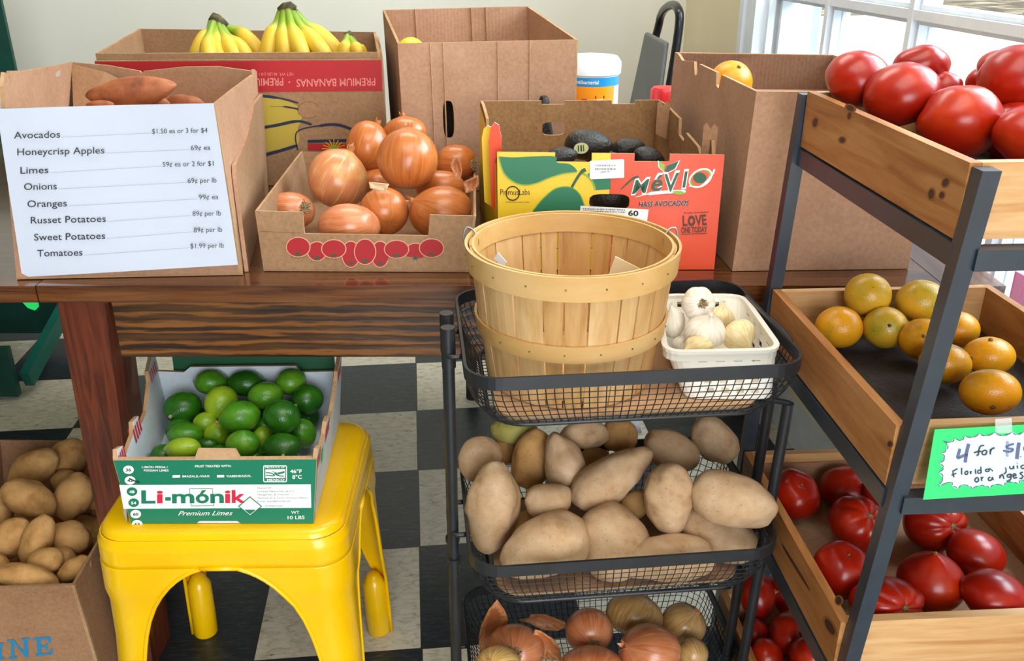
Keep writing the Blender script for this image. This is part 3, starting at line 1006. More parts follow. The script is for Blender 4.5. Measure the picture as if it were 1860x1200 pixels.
for i in range(9):
    a = PI * i / 8
    pr.line(mb, [(1490, 880), (1490 - 70 * math.cos(a), 880 - 55 * math.sin(a))], 4, 'print_yellow', 2)
pr.ell(mb, 1490, 872, 22, 14, 'print_lime', 3)
obj('banana_print', mb, fpo)
mb = MB(); pr.ell(mb, 1336, 648, 64, 50, 'cardboard_dark', 1); pr.ell(mb, 1340, 652, 60, 46, 'cardboard', 2); obj('handle_cutout', mb, fpo)

# --- tall plain box
base = [Vector((-0.205, 1.722, T0)), Vector((0.124, 1.787, T0)), Vector((0.05, 2.12, T0)), Vector((-0.272, 2.055, T0))]
top = [at(722, 79, Y=1.72), at(1050, 72, Y=1.786), at(960, 11, Y=2.125), at(695, 18, Y=2.06)]
fpn = Panel(base[0], base[1], top[1], top[0])
hl = oval(0.26, 0.50, 0.031, 0.125, 24, 3.2)
tall_box, TP, to = carton('cardboard_box', 'tall plain cardboard box with an upright slot, beside the banana carton', 'box', base, top, 0.005, mat='cardboard_pink', front=[RECT, hl], pad=0.72)
for u in (0.17, 0.24, 0.54, 0.72):
    mb = MB(); mb.add([fpn.p(u, 0, 0.0005), fpn.p(u + 0.008, 0, 0.0005), fpn.p(u + 0.004, 0, 0.002), fpn.p(u, 1, 0.0005), fpn.p(u + 0.008, 1, 0.0005), fpn.p(u + 0.004, 1, 0.002)], [(0, 2, 5, 3), (2, 1, 4, 5)], 'cardboard_pink'); obj('crease', mb, to['front'])
mb = MB(); pbk = TP['back']; mb.plate([[(0.01, 0.3), (0.99, 0.3), (0.99, 0.995), (0.01, 0.995)]], lambda u, v, w: pbk.p(u, v, -0.0052 + w), 0.0005, 'cardboard_ribbed'); obj('ribbed_lining', mb, to['back'])
pb = TP['back']
for u in (0.30, 0.40, 0.78):
    mb = MB(); mb.add([pb.p(u, 0.3, -0.006), pb.p(u + 0.012, 0.3, -0.006), pb.p(u + 0.006, 0.3, -0.0095), pb.p(u, 1, -0.006), pb.p(u + 0.012, 1, -0.006), pb.p(u + 0.006, 1, -0.0095)], [(0, 2, 5, 3), (2, 1, 4, 5)], 'cardboard_ribbed'); obj('crease', mb, to['back'])

# --- onion tray with tomatoes printed on it
base = [at(479, 492, z=T0), at(851, 494, z=T0), Vector((-0.084, 1.66, T0)), Vector((-0.375, 1.66, T0))]
top = [at(463, 383, Y=1.287), at(865, 392, Y=1.287), at(864, 292, Y=1.675), at(546, 275, Y=1.675)]
on_box, OP, oo = carton('onion_tray', 'low cardboard tray with red tomatoes printed on it, heaped with onions', 'box', base, top, 0.004,
    front=[notch((0.215, 0.79, 0.64))], mat='cardboard_grey')
pr = Print(OP['front'], 440, 200, 3.75)
mb = MB()
TOM = [(510, 960, 62, 62), (740, 980, 58, 86), (940, 980, 58, 86), (1180, 965, 66, 58), (383, 930, 78, 64), (625, 943, 80, 60), (838, 962, 70, 84), (1052, 945, 80, 58), (1290, 937, 80, 60)]
for i, (x, y, a, b) in enumerate(TOM):
    lv = 0 if i < 4 else 3
    pr.ell(mb, x, y, a + 6, b + 6, 'print_tan', lv)
    pr.ell(mb, x, y, a, b, 'print_tomato', lv + 1)
    cx, cy = x, y + b * 0.72
    star = []
    for k in range(12):
        t = 2 * PI * k / 12
        q_ = 34 if k % 2 == 0 else 9
        star.append((cx + q_ * math.cos(t), cy + 0.75 * q_ * math.sin(t)))
    pr.poly(mb, star, 'print_dark_green', lv + 2)
obj('tomato_print', mb, oo['front'])
mb = MB(); f = OP['front']
mb.add([f.p(0.01, 0.665, 0.0005), f.p(0.21, 0.65, 0.0005), f.p(0.21, 0.655, 0.0012), f.p(0.01, 0.67, 0.0012)], [(0, 1, 2, 3)], 'cardboard_dark'); obj('crease', mb, oo['front'])

# --- avocado box
base = [at(905, 490, z=T0), at(1297, 489, z=T0), Vector((0.262, 1.685, T0)), Vector((-0.062, 1.67, T0))]
top = [at(903, 276, Y=1.302), at(1316, 281, Y=1.300), at(1198, 181, Y=1.69), at(872, 183, Y=1.675)]
side_steps = [(0, 0), (1, 0), (1, 1.0), (0.86, 1.02), (0.60, 1.0), (0.585, 0.86), (0.50, 0.84), (0.48, 0.93), (0.30, 0.9), (0.24, 0.82), (0.22, 1.0), (0.13, 1.05), (0.10, 0.88), (0.0, 0.97)]
left_steps = [(1 - u, v) for u, v in reversed(side_steps)]
fr_n = notch((0.255, 0.417, 0.925), (0.605, 0.76, 0.935))
hole = oval(0.502, 0.59, 0.091, 0.072, 24, 3.5)
av_box, AP, ao = carton('avocado_box', 'yellow and orange printed avocado carton with a basket standing before it', 'box', base, top, 0.005, mat='cardboard_dark',
    front=[fr_n, hole], back=[notch((0.14, 0.27, 0.965), (0.53, 0.66, 0.965)), oval(0.585, 0.73, 0.065, 0.065, 20, 3.5)], right=[side_steps], left=[left_steps], pad=0.34)
F = AP['front']
pr = Print(F, 840, 170, 3.53)
mb = MB()
sc = lambda lp, u0, u1: [p for p in lp if u0 <= p[0] <= u1]
# printed skin over the whole front, split yellow / orange, with the same cut-outs
ph = [(u, v) for u, v in hole]
left_half = [(0, 0), (0.5, 0), (0.5, 0.515), ] + [p for p in reversed([q for q in hole if q[0] <= 0.502])] if False else None
def skin(loops, mat, lv=0):
    mb.plate(loops, lambda u, v, w: F.p(u, v, 0.0006 + lv * 0.0003), 0, mat)
hL = sorted([q for q in hole if q[0] < 0.5], key=lambda q: math.atan2(q[1] - 0.59, -(q[0] - 0.5)))
hR = sorted([q for q in hole if q[0] > 0.5], key=lambda q: math.atan2(q[1] - 0.59, q[0] - 0.5))
skin([[(0, 0), (0.5, 0), (0.5, 0.518)] + hL + [(0.5, 0.662), (0.5, 1), (0.417, 1), (0.417, 0.925), (0.255, 0.925), (0.255, 1), (0, 1)]], 'print_yellow')
skin([[(0.5, 0), (1, 0), (1, 1), (0.76, 1), (0.76, 0.935), (0.605, 0.935), (0.605, 1), (0.5, 1), (0.5, 0.662)] + list(reversed(hR)) + [(0.5, 0.518)]], 'print_orange')
def av(pts, lv=1):
    pr.poly(mb, spl2(pts + [pts[0]], 5)[:-1], 'print_green', lv)
av([(232, 402), (330, 408), (440, 402), (595, 402), (605, 440), (690, 452), (735, 500), (650, 508), (560, 535), (470, 572), (390, 582), (315, 555), (260, 500)])
pr.line(mb, spl2([(232, 405), (262, 500), (318, 558), (390, 584), (470, 574), (560, 538), (650, 512), (735, 502)]), 7, 'print_lime', 2)
pr.poly(mb, [(800, 512), (950, 505), (950, 612), (850, 618), (835, 570)], 'print_green', 1)
pr.poly(mb, spl2([(420, 960), (425, 850), (455, 745), (520, 668), (600, 606), (690, 598), (750, 640), (782, 715), (790, 850), (770, 980), (690, 1080), (600, 1110), (500, 1080)], 5), 'print_green', 1)
pr.line(mb, spl2([(455, 745), (520, 668), (600, 606), (690, 598), (750, 640), (782, 715)]), 7, 'print_lime', 2)
pr.line(mb, spl2([(700, 600), (735, 540), (765, 500), (790, 485)]), [16] * 6 + [18] * 6 + [24] * 6 + [22], 'print_dark_green', 3)
pr.line(mb, spl2([(750, 505), (790, 520), (830, 560), (852, 615)]), 12, 'print_lime', 2)
obj('printed_face', mb, ao['front'])
lt = MB()
# brand word with a white outline
for bold, mat, lv in ((0.05, 'print_white', 3), (0.012, 'print_dark_green', 5)):
    g = 14 if lv == 3 else 0
    pr.text(lt, 'M', 1085 - g / 2, 640 + g / 3, 1205 + g / 2, 630 + g / 3, 88 + g, mat, bold, 0.35, lv)
    pr.text(lt, 'é', 1212 - g / 2, 622 + g / 3, 1292 + g / 2, 615 + g / 3, 104 + g, mat, bold, 0.3, lv)
    pr.text(lt, 'V', 1305 - g / 2, 628 + g / 3, 1400 + g / 2, 618 + g / 3, 118 + g, mat, bold, 0.2, lv)
    pr.text(lt, 'I', 1408 - g / 2, 600 + g / 3, 1452 + g / 2, 596 + g / 3, 104 + g, mat, bold, 0.25, lv)
pr.line(lt, spl2([(1015, 612), (1050, 580), (1090, 545), (1130, 530)]), [6] * 6 + [10] * 6 + [14] * 6 + [8], 'print_dark_green', 5)
pr.line(lt, spl2([(1110, 662), (1200, 640), (1320, 628), (1430, 625)]), [4] * 6 + [20] * 6 + [20] * 6 + [10], 'print_white', 4)
pr.ell(lt, 1385, 632, 38, 12, 'print_lime', 6, rot=0.1)
pr.ell(lt, 1525, 540, 82, 56, 'print_white', 3, rot=-0.55)
pr.ell(lt, 1525, 542, 74, 48, 'print_lime', 4, rot=-0.55)
pr.ell(lt, 1522, 540, 62, 42, 'print_orange', 5, rot=-0.55)
pr.ell(lt, 1520, 538, 42, 34, 'print_dark_green', 6)
pr.line(lt, spl2([(1450, 590), (1530, 590), (1590, 530), (1615, 480)]), [6] * 6 + [14] * 6 + [12] * 6 + [4], 'print_white', 7)
for pts, m_ in (([(1295, 500), (1310, 460), (1385, 430), (1360, 480), (1320, 500)], 'print_dark_green'), ([(1290, 495), (1262, 470), (1258, 432), (1295, 455)], 'print_lime')):
    pr.poly(lt, [(1310 + (x - 1310) * 1.14, 465 + (y - 465) * 1.16) for x, y in pts], 'print_white', 4)
    pr.poly(lt, pts, m_, 6)
for bold, mat, lv in ((0.04, 'print_white', 3), (0.02, 'print_black', 5)):
    pr.text(lt, 'HASS AVOCADOS', 1128, 724, 1452, 714, 34, mat, bold, 0.3, lv)
pr.text(lt, 'Fresh avocados', 1420, 770, 1578, 762, 12, 'print_brown', 0.01)
pr.text(lt, 'L', 1412, 846, 1442, 845, 66, 'print_brown', 0.03); pr.ell(lt, 1468, 815, 24, 34, 'print_brown', 2, inner=0.45)
pr.text(lt, 'VE', 1494, 844, 1566, 838, 66, 'print_brown', 0.03)
pr.text(lt, 'ONE TODAY', 1402, 892, 1570, 884, 36, 'print_brown', 0.03)
pr.line(lt, [(1402, 902), (1566, 894)], 4, 'print_brown', 2)
pr.text(lt, 'Primus', 242, 648, 362, 648, 38, 'print_black', 0.0); pr.text(lt, 'Labs', 366, 648, 432, 646, 38, 'print_black', 0.0)
pr.ell(lt, 322, 638, 46, 48, 'print_black', 2, inner=0.84)
pr.text(lt, 'certified food safety results', 276, 698, 428, 698, 9, 'print_black')
obj('lettering', lt, ao['front'])
lb = MB()
pr.poly(lb, rrect(815, 425, 1034, 538, 12), 'print_white', 6) if False else pr.poly(lb, [(815, 432), (825, 428), (1028, 418), (1036, 424), (1036, 530), (1030, 538), (826, 547), (815, 540)], 'print_white', 6)
rnd = random.Random(4)
for yy, hh in ((452, 12), (474, 14)):
    x = 850
    while x < 980:
        w_ = rnd.choice((2, 3, 5))
        pr.poly(lb, [(x, yy), (x + w_, yy), (x + w_, yy + hh), (x, yy + hh)], 'print_grey', 7)
        x += w_ + rnd.choice((2, 3, 4))
pr.text(lb, '60702 30', 885, 506, 942, 502, 9, 'print_black', 0.01, lv=7)
pr.poly(lb, [(756, 716), (1192, 740), (1176, 860), (748, 830)], 'print_white', 6)
pr.text(lb, '60', 1060, 778, 1126, 782, 34, 'print_black', 0.03, lv=7)
for yy in (732, 746):
    x = 770
    while x < 1040:
        w_ = rnd.choice((4, 8, 12))
        pr.poly(lb, [(x, yy + (x - 770) * 0.03), (x + w_, yy + (x - 770) * 0.03), (x + w_, yy + 7 + (x - 770) * 0.03), (x, yy + 7 + (x - 770) * 0.03)], 'print_grey', 7)
        x += w_ + rnd.choice((3, 5))
obj('stickers', lb, ao['front'])
# coloured outside of the left wall and the torn tabs on it
PLa = AP['left']
mb = MB()
mb.plate([[(0.02, 0.0), (0.99, 0.0), (0.99, 0.9), (0.9, 0.86), (0.78, 0.9), (0.6, 0.84), (0.42, 0.8), (0.4, 0.95), (0.02, 0.97)]], lambda u, v, w: PLa.p(u, v, 0.0008), 0, 'print_yellow'); obj('printed_face', mb, ao['left'])
mb = MB()
Fp = lambda u, v, w=0.0: F.p(u, v, w)
for u0, zt, m_ in ((-0.012, 0.22, 'print_orange'), (-0.05, 0.16, 'print_yellow')):
    yb = 0.03 if m_ == 'print_orange' else 0.06
    a_ = top[0] + Vector((u0 * 0.3, yb, 0.0)); hh = zt * 0.17
    pts = [(-0.006, -0.09), (0.008, -0.10), (0.010, hh * 0.4), (0.006, hh * 0.9), (0.0, hh), (-0.006, hh * 0.8), (-0.009, hh * 0.3)]
    mb = MB(); mb.plate([pts], lambda u, v, w, a_=a_: a_ + Vector((u, w, v)), 0.003, m_, 'cardboard_white'); obj('torn_tab', mb, av_box)
for (px, py, w_, h_, yy) in ((1205, 190, 10, 26, 1.60), (1290, 232, 9, 22, 1.36)):
    a_ = at(px, py, Y=yy); mb = MB()
    mb.plate([[(-0.011, -0.05), (0.011, -0.06), (0.011, 0.0), (0.006, 0.006), (0.0, -0.002), (-0.006, 0.008), (-0.011, 0.002)]], lambda u, v, w, a_=a_: a_ + Vector((u, w, v)), 0.004, 'cardboard'); obj('torn_tab', mb, av_box)

# --- orange box at the right
base = [at(1330, 492, z=T0), at(1650, 488, z=T0), Vector((0.60, 1.75, T0)), Vector((0.292, 1.742, T0))]
top = [at(1374, 166, Y=1.286), at(1700, 168, Y=1.29), at(1516, 99, Y=1.75), at(1226, 95, Y=1.742)]
ls = [(0, 0), (1, 0), (1, 1), (0.85, 1.0), (0.80, 0.99), (0.765, 1.0), (0.76, 0.955), (0.735, 0.945), (0.72, 1.0), (0.55, 1.0), (0.30, 1.0), (0.27, 0.93), (0.235, 0.985), (0.19, 0.96), (0.10, 0.985), (0.03, 1.0), (0, 0.99)]
ls = [(0, 0), (1, 0), (1, 1), (0.66, 1.0), (0.64, 1.0), (0.625, 0.915), (0.59, 0.93), (0.58, 1.0), (0.36, 1.0), (0.345, 0.93), (0.32, 0.92), (0.29, 1.0), (0.12, 0.97), (0.05, 1.0), (0, 1)]
or_box, RP, ro = carton('cardboard_box', 'plain cardboard box with torn side edge, behind the wooden rack, holding an orange', 'box', base, top, 0.005, mat='cardboard_pink', left=[ls], pad=0.74)
mb = MB(); pb = RP['back']; mb.plate([[(0.01, 0.5), (0.99, 0.5), (0.99, 0.995), (0.01, 0.995)]], lambda u, v, w: pb.p(u, v, -0.0058), 0.002, 'cardboard_ribbed'); obj('inner_flap', mb, or_box)

# --- tub of wipes, red tin and dark bottle between the boxes
c = at(1074, 150, Y=1.96); c = Vector((c.x, 1.96, T0)); R_ = 0.0575
zt = at(1076, 106, Y=1.91).z
tub = thing('wipes_tub', 'white tub with blue and orange label beside the tall cardboard box', 'tub', c)
h = zt - T0
mb = MB(); mb.lathe([(0, 0), (R_ * 0.96, 0), (R_, 0.006), (R_, h - 0.03), (0, h - 0.03)], c, 'tub_white', 36); obj('body', mb, tub, auto=40)
mb = MB(); mb.lathe([(R_ + 0.001, h - 0.036), (R_ + 0.004, h - 0.034), (R_ + 0.004, h - 0.012), (R_ - 0.004, h - 0.001), (R_ - 0.012, h), (0, h - 0.003)], c, 'tub_white', 36); obj('lid', mb, tub, auto=40)
mb = MB(); mb.lathe([(R_ + 0.0006, h - 0.056), (R_ + 0.0006, h - 0.038)], c, 'tub_blue', 36, a0=-PI * 0.96, a1=-PI * 0.08)
mb.lathe([(R_ + 0.0006, 0.03), (R_ + 0.0006, h - 0.056)], c, 'tub_orange', 36, a0=-PI * 0.96, a1=-PI * 0.22)
lab = obj('label', mb, tub)
tp = Panel(c + Vector((-R_, -R_ - 0.0015, 0)), c + Vector((R_, -R_ - 0.0015, 0)), c + Vector((R_, -R_ - 0.0015, h)), c + Vector((-R_, -R_ - 0.0015, h)))
mb = MB()
def cyl(u, v, w):
    a_ = -PI / 2 + u / R_
    rr = R_ + 0.001 + w
    return c + Vector((rr * math.cos(a_), rr * math.sin(a_), v))
for u0, u1, v0, v1, m_ in ((0.004, 0.024, h - 0.079, h - 0.074, 'print_brown'), (0.008, 0.021, h - 0.100, h - 0.081, 'print_white'), (0.011, 0.018, h - 0.097, h - 0.084, 'print_navy'), (0.008, 0.021, h - 0.118, h - 0.106, 'print_brown'), (-0.024, -0.013, h - 0.105, h - 0.08, 'print_crimson')):
    mb.plate([[(u0, v0), (u1, v0), (u1, v1), (u0, v1)]], cyl, 0, m_)
V_, F_ = text_shape('antibacterial', 0.01)
xs_ = [p[0] for p in V_]; k_ = 0.05 / (max(xs_))
mb.add([cyl(-0.040 + a_ * k_, h - 0.0505 + b_ * k_ * 1.1, 0.0004) for a_, b_ in V_], F_, 'print_white')
obj('lettering', mb, lab)
c = at(1207, 180, Y=2.0); c = Vector((c.x, 2.0, T0)); zt = at(1207, 158, Y=2.0).z; h = zt - T0
tin = thing('red_lidded_jar', 'jar with a red lid half hidden between two cardboard boxes', 'jar', c)
mb = MB(); mb.lathe([(0, 0), (0.032, 0), (0.034, 0.01), (0.034, h - 0.05), (0.027, h - 0.038), (0, h - 0.038)], c, 'tub_white', 28); obj('body', mb, tin, auto=40)
mb = MB(); mb.lathe([(0.0, h - 0.037), (0.031, h - 0.037), (0.031, h - 0.006), (0.026, h), (0, h)], c, 'red_plastic', 28); obj('lid', mb, tin, auto=40)
c = at(988, 182, Y=1.722); c = Vector((c.x, 1.722, T0)); zt = at(988, 173, Y=1.722).z; h = zt - T0
mb = MB(); mb.lathe([(0, 0), (0.017, 0), (0.0185, 0.01), (0.0185, h * 0.62), (0.012, h * 0.8), (0.0105, h - 0.012), (0.007, h - 0.002), (0, h)], c, 'avocado_skin', 24)
tag(obj('dark_bottle', mb, auto=40), 'dark round-topped bottle peeking over the rear edge of the avocado carton', 'bottle')
# ------------------------------------------------------------------ yellow metal stool
SZ = 0.452
SA = math.radians(1.0)
SCX, SCY = -0.412, 1.188
SM = Matrix.Translation((SCX, SCY, 0)) @ Matrix.Rotation(SA, 4, 'Z')
stool = thing('metal_stool', 'yellow pressed-metal stool carrying the carton of limes', 'stool', (SCX, SCY, 0))
SHX, SHY, SR = 0.172, 0.160, 0.045
def srect(hx, hy, r, n=8):
    return rrect(-hx, -hy, hx, hy, r, n)
mb = MB()
rings = []
for inset, z in ((0.0, SZ - 0.012), (0.001, SZ - 0.008), (0.004, SZ - 0.003), (0.010, SZ), (0.030, SZ - 0.0005)):
    rings.append([SM @ Vector((x, y, z)) for x, y in srect(SHX - inset, SHY - inset, max(SR - inset * 0.6, 0.02))])
n_ = len(rings[0])
V = [p for r in rings for p in r]; F = []
for j in range(len(rings) - 1):
    for i in range(n_):
        F.append((j * n_ + i, j * n_ + (i + 1) % n_, (j + 1) * n_ + (i + 1) % n_, (j + 1) * n_ + i))
F.append(tuple((len(rings) - 1) * n_ + i for i in range(n_)))
mb.add(V, F, 'yellow_metal')
seat = obj('seat', mb, stool, smooth=True)
def flare(z):
    t = (SZ - 0.012 - z) / (SZ - 0.012)
    return 0.002 + 0.013 * t + (0.003 if 0.34 < z < SZ - 0.02 else 0.0)
def leg_r(z):
    return SR if z > 0.26 else (0.0235 if z < 0.13 else 0.0235 + (SR - 0.0235) * (z - 0.13) / 0.13)
def leg_pt(ix, iy, s_, z):
    """s_ runs from the middle of the front/back side (-) over the corner to the middle of the left/right side (+)"""
    e = flare(z)
    hx, hy, r = SHX + e, SHY + e, leg_r(z)
    q = r * PI / 2
    lx = hx - r; ly = hy - r
    if s_ < -q / 2:
        d = -q / 2 - s_
        x, y = lx - d, hy
    elif s_ > q / 2:
        d = s_ - q / 2
        x, y = hx, ly - d
    else:
        a = PI / 2 - (s_ + q / 2) / q * PI / 2
        x, y = lx + r * math.cos(a), ly + r * math.sin(a)
    return SM @ Vector((ix * x, iy * y, z))
def gap(z, half):
    za, zb = 0.400, 0.06
    if z >= za: return 0.0
    g = half - 0.045
    if z > 0.20:
        t = (z - 0.20) / (za - 0.20)
        return g * math.sqrt(max(0, 1 - t ** 2.2)) * 1.0
    return g
mb = MB(); V = []; SKZ = [SZ - 0.012, SZ - 0.016, SZ - 0.022, SZ - 0.03, 0.415, 0.405, 0.396]
for z in SKZ:
    e = flare(z)
    V += [SM @ Vector((x, y, z)) for x, y in srect(SHX + e, SHY + e, SR, 10)]
n_ = len(V) // len(SKZ)
mb.add(V, [(j * n_ + i, j * n_ + (i + 1) % n_, (j + 1) * n_ + (i + 1) % n_, (j + 1) * n_ + i) for j in range(len(SKZ) - 1) for i in range(n_)], 'yellow_metal')
sk = obj('skirt', mb, stool, smooth=True); sk.modifiers.new('sheet', 'SOLIDIFY').thickness = 0.002
mb = MB(); e = flare(0.3965)
gx, gy = gap(0.3965, SHX) + 0.003, gap(0.3965, SHY) + 0.003
for sg in (-1, 1):
    mb.tube([SM @ Vector((-gx, sg * (SHY + e), 0.3965)), SM @ Vector((gx, sg * (SHY + e), 0.3965))], 0.0032, 'yellow_metal', 8)
    mb.tube([SM @ Vector((sg * (SHX + e), -gy, 0.3965)), SM @ Vector((sg * (SHX + e), gy, 0.3965))], 0.0032, 'yellow_metal', 8)
obj('rolled_edge', mb, sk, smooth=True)
ZL = [0.3965, 0.395, 0.39, 0.384, 0.376, 0.365, 0.35, 0.33, 0.305, 0.28, 0.26, 0.24, 0.22, 0.20, 0.18, 0.16, 0.145, 0.13, 0.10, 0.05, 0.0]
for ix, iy in ((-1, -1), (1, -1), (1, 1), (-1, 1)):
    V = []; NC = 22; edgeA = []; edgeB = []
    for z in ZL:
        e = flare(z)
        q = leg_r(z) * PI / 2
        halfA = SHX + e - leg_r(z) + q / 2; halfB = SHY + e - leg_r(z) + q / 2
        sa = -(halfA - gap(z, SHX)); sb = halfB - gap(z, SHY)
        if z < 0.27:
            k_ = min(1.0, (0.27 - z) / 0.14)
            sa = sa * (1 - k_) - (q / 2 + 0.004) * k_; sb = sb * (1 - k_) + (q / 2 + 0.004) * k_
        for k in range(NC):
            V.append(leg_pt(ix, iy, sa + (sb - sa) * k / (NC - 1), z))
        if z <= 0.40:
            edgeA.append(V[-NC]); edgeB.append(V[-1])
    F = []
    for j in range(len(ZL) - 1):
        for k in range(NC - 1):
            F.append((j * NC + k, j * NC + k + 1, (j + 1) * NC + k + 1, (j + 1) * NC + k))
    mb = MB(); mb.add(V, F, 'yellow_metal')
    lg = obj('leg', mb, stool, smooth=True)
    so_ = lg.modifiers.new('sheet', 'SOLIDIFY'); so_.thickness = 0.002; so_.offset = 0
    mb = MB(); mb.tube(edgeA, 0.0032, 'yellow_metal', 8); mb.tube(edgeB, 0.0032, 'yellow_metal', 8)
    # pressed groove down the corner of the leg
    mid = []
    for z in (0.30, 0.27, 0.2, 0.12, 0.05):
        mid.append(leg_pt(ix, iy, 0.0, z))
    obj('rolled_edge', mb, lg, smooth=True)
    mb = MB(); ft = []
    for z in (0.0, 0.004, 0.05, 0.115, 0.135):
        e = flare(z)
        ft.append(SM @ Vector((ix * (SHX + e - 0.0235), iy * (SHY + e - 0.0235), z)))
    mb.tube(ft, [0.0205, 0.022, 0.022, 0.021, 0.010], 'yellow_metal', 20); obj('foot', mb, lg, smooth=True)

# ------------------------------------------------------------------ lime carton on the stool
LZ = SZ + 0.001
base = [at(232, 958, z=LZ), at(571, 948, z=LZ), Vector((-0.292, 1.345, LZ)), Vector((-0.585, 1.345, LZ))]
base[0].y = base[1].y = 1.05
ztop = 0.564
top = [at(205, 834, Y=1.046), at(576, 832, Y=1.046), Vector((-0.283, 1.347, 0.546)), Vector((-0.592, 1.347, 0.546))]
side = [(0, 0), (1, 0), (1, 1.34), (0.93, 1.36), (0.80, 1.24), (0.78, 1.08), (0.60, 0.82), (0.46, 0.80), (0.44, 0.98), (0.34, 1.04), (0.30, 0.90), (0.13, 0.86), (0.11, 1.02), (0.03, 1.10), (0.0, 1.0)]
lime_box, LP, lo_ = carton('lime_carton', 'green and white printed carton full of limes on the yellow stool', 'box', base, top, 0.006, mat='cardboard_white', edge='cardboard_edge',
    front=[[(0, 0), (0.36, 0), (0.38, 0.045), (0.58, 0.045), (0.60, 0), (1, 0), (1, 1), (0.62, 1.0), (0.60, 1.12), (0.42, 1.13), (0.40, 1.0), (0, 1)]],
    back=[[(0, 0), (1, 0), (1, 1.0), (0.84, 0.98), (0.80, 1.08), (0.24, 1.10), (0.22, 0.98), (0, 1.0)]],
    right=[side], left=[[(1 - u, v) for u, v in reversed(side)]])
lo_['front'].data.materials[0] = MATS['cardboard_light']
F = LP['front']
pr = Print(F, 190, 630, 3.509)
mb = MB()
fo = [(0.003, 0.0), (0.36, 0), (0.38, 0.045), (0.58, 0.045), (0.60, 0), (0.997, 0), (0.997, 0.985), (0.003, 0.985)]
mb.plate([fo], lambda u, v, w: F.p(u, v, 0.0006), 0, 'print_teal')
pr.poly(mb, [(95, 876), (1315, 872), (1318, 1022), (122, 1028)], 'print_white', 1)
obj('printed_face', mb, lo_['front'])
lt = MB()
for i, (x, y, s_, inv) in enumerate([(155, 778, '36', 0), (165, 845, '42', 0), (177, 917, '48', 1), (188, 988, '54', 1), (201, 1060, '60', 0), (210, 1124, '63', 0)]):
    pr.ell(lt, x, y, 34, 27, 'print_teal' if inv else 'print_white', 3)
    pr.text(lt, s_, x - 17, y + 9, x + 17, y + 9, 18, 'print_white' if inv else 'print_dark_green', 0.03, lv=4)
pr.line(lt, [(160, 832), (190, 846), (225, 858)], 8, 'print_black', 5)
W_ = 'print_white'
pr.text(lt, 'LIMÓN PERSA /', 240, 768, 405, 768, 13, W_, 0.02); pr.text(lt, 'PERSIAN LIMES', 252, 789, 410, 789, 13, W_, 0.02)
pr.text(lt, 'FRUIT TREATED WITH:', 578, 763, 808, 761, 14, W_, 0.02)
pr.poly(lt, [(435, 813), (483, 812), (483, 829), (435, 830)], W_, 2); pr.poly(lt, [(718, 812), (764, 811), (764, 827), (718, 828)], W_, 2)
pr.text(lt, 'IMAZALIL-WAX', 498, 827, 672, 826, 14, W_, 0.02); pr.text(lt, 'TIABENDAZOL', 776, 826, 936, 824, 14, W_, 0.02)
bd = rrect(1012, 750, 1164, 858, 10)
pr.poly(lt, bd, W_, 2, holes=[list(reversed(rrect(1018, 756, 1158, 852, 8)))])
pr.poly(lt, [(1026, 776), (1152, 774), (1152, 770 + 60), (1026, 832)], W_, 2)
pr.text(lt, 'PRODUCE OF', 1026, 769, 1150, 767, 12, W_, 0.02); pr.text(lt, 'MEXICO', 1036, 850, 1148, 848, 14, W_, 0.03)
pr.line(lt, spl2([(1030, 795), (1065, 800), (1085, 815), (1030, 812)]), 6, 'print_teal', 4)
pr.line(lt, spl2([(1070, 788), (1110, 800), (1150, 790)]), [4] * 6 + [12] * 6 + [3], 'print_teal', 4)
pr.line(lt, spl2([(1085, 800), (1115, 815), (1145, 818)]), [10] * 6 + [6] * 6 + [2], 'print_teal', 4)
pr.text(lt, '46°F', 1184, 800, 1258, 799, 24, W_, 0.02); pr.text(lt, '8°C', 1198, 836, 1258, 835, 24, W_, 0.02)
G_, R_ = 'print_teal', 'print_crimson'
pr.text(lt, 'L', 236, 991, 326, 990, 82, G_, 0.03); pr.text(lt, 'i', 334, 989, 374, 989, 82, R_, 0.03)
pr.text(lt, '-', 388, 990, 424, 990, 84, G_, 0.05)
pr.text(lt, 'm', 432, 989, 574, 988, 84, G_, 0.03); pr.text(lt, 'ó', 582, 989, 668, 988, 84, G_, 0.03); pr.text(lt, 'n', 676, 988, 762, 987, 84, G_, 0.03)
pr.text(lt, 'i', 768, 987, 804, 987, 82, R_, 0.03); pr.text(lt, 'k', 812, 987, 902, 986, 80, R_, 0.03)
pr.poly(lt, [(540, 898), (690, 896), (700, 1010), (553, 1012)], G_, 2, holes=[[(544, 902), (556, 1008), (696, 1006), (687, 900)]])
pr.poly(lt, [(928, 946), (1006, 1010), (930, 1074), (852, 1010)], G_, 4, holes=[[(928, 952), (860, 1010), (930, 1067), (998, 1010)]])
pr.poly(lt, [(928, 955), (996, 1010), (930, 1065), (864, 1010)], W_, 5)
pr.poly(lt, [(928, 960), (990, 1010), (970, 1028), (890, 1028), (869, 1010)], W_, 6)
pr.poly(lt, [(893, 1030), (967, 1030), (930, 1060)], 'print_teal', 6)
pr.text(lt, 'Premium Limes', 470, 1070, 818, 1068, 30, W_, 0.004, 0.45)
pr.text(lt, 'WT', 1190, 1060, 1242, 1060, 20, W_, 0.01); pr.text(lt, '10 LBS', 1168, 1094, 1276, 1092, 22, W_, 0.01)
for i, s_ in enumerate(('Packed for:', 'Limones México S.A. de C.V.', 'Margaritas, El Cocuite', 'Martínez de la Torre, Veracruz, México', 'E-mail: sales@limonik.mx')):
    pr.text(lt, s_, 976, 900 + i * 21, 976 + (92, 236, 200, 322, 210)[i], 899 + i * 21, 10, 'print_grey')
pr.text(lt, 'TEMPERATURE', 1022, 1014, 1136, 1013, 9, 'print_grey')
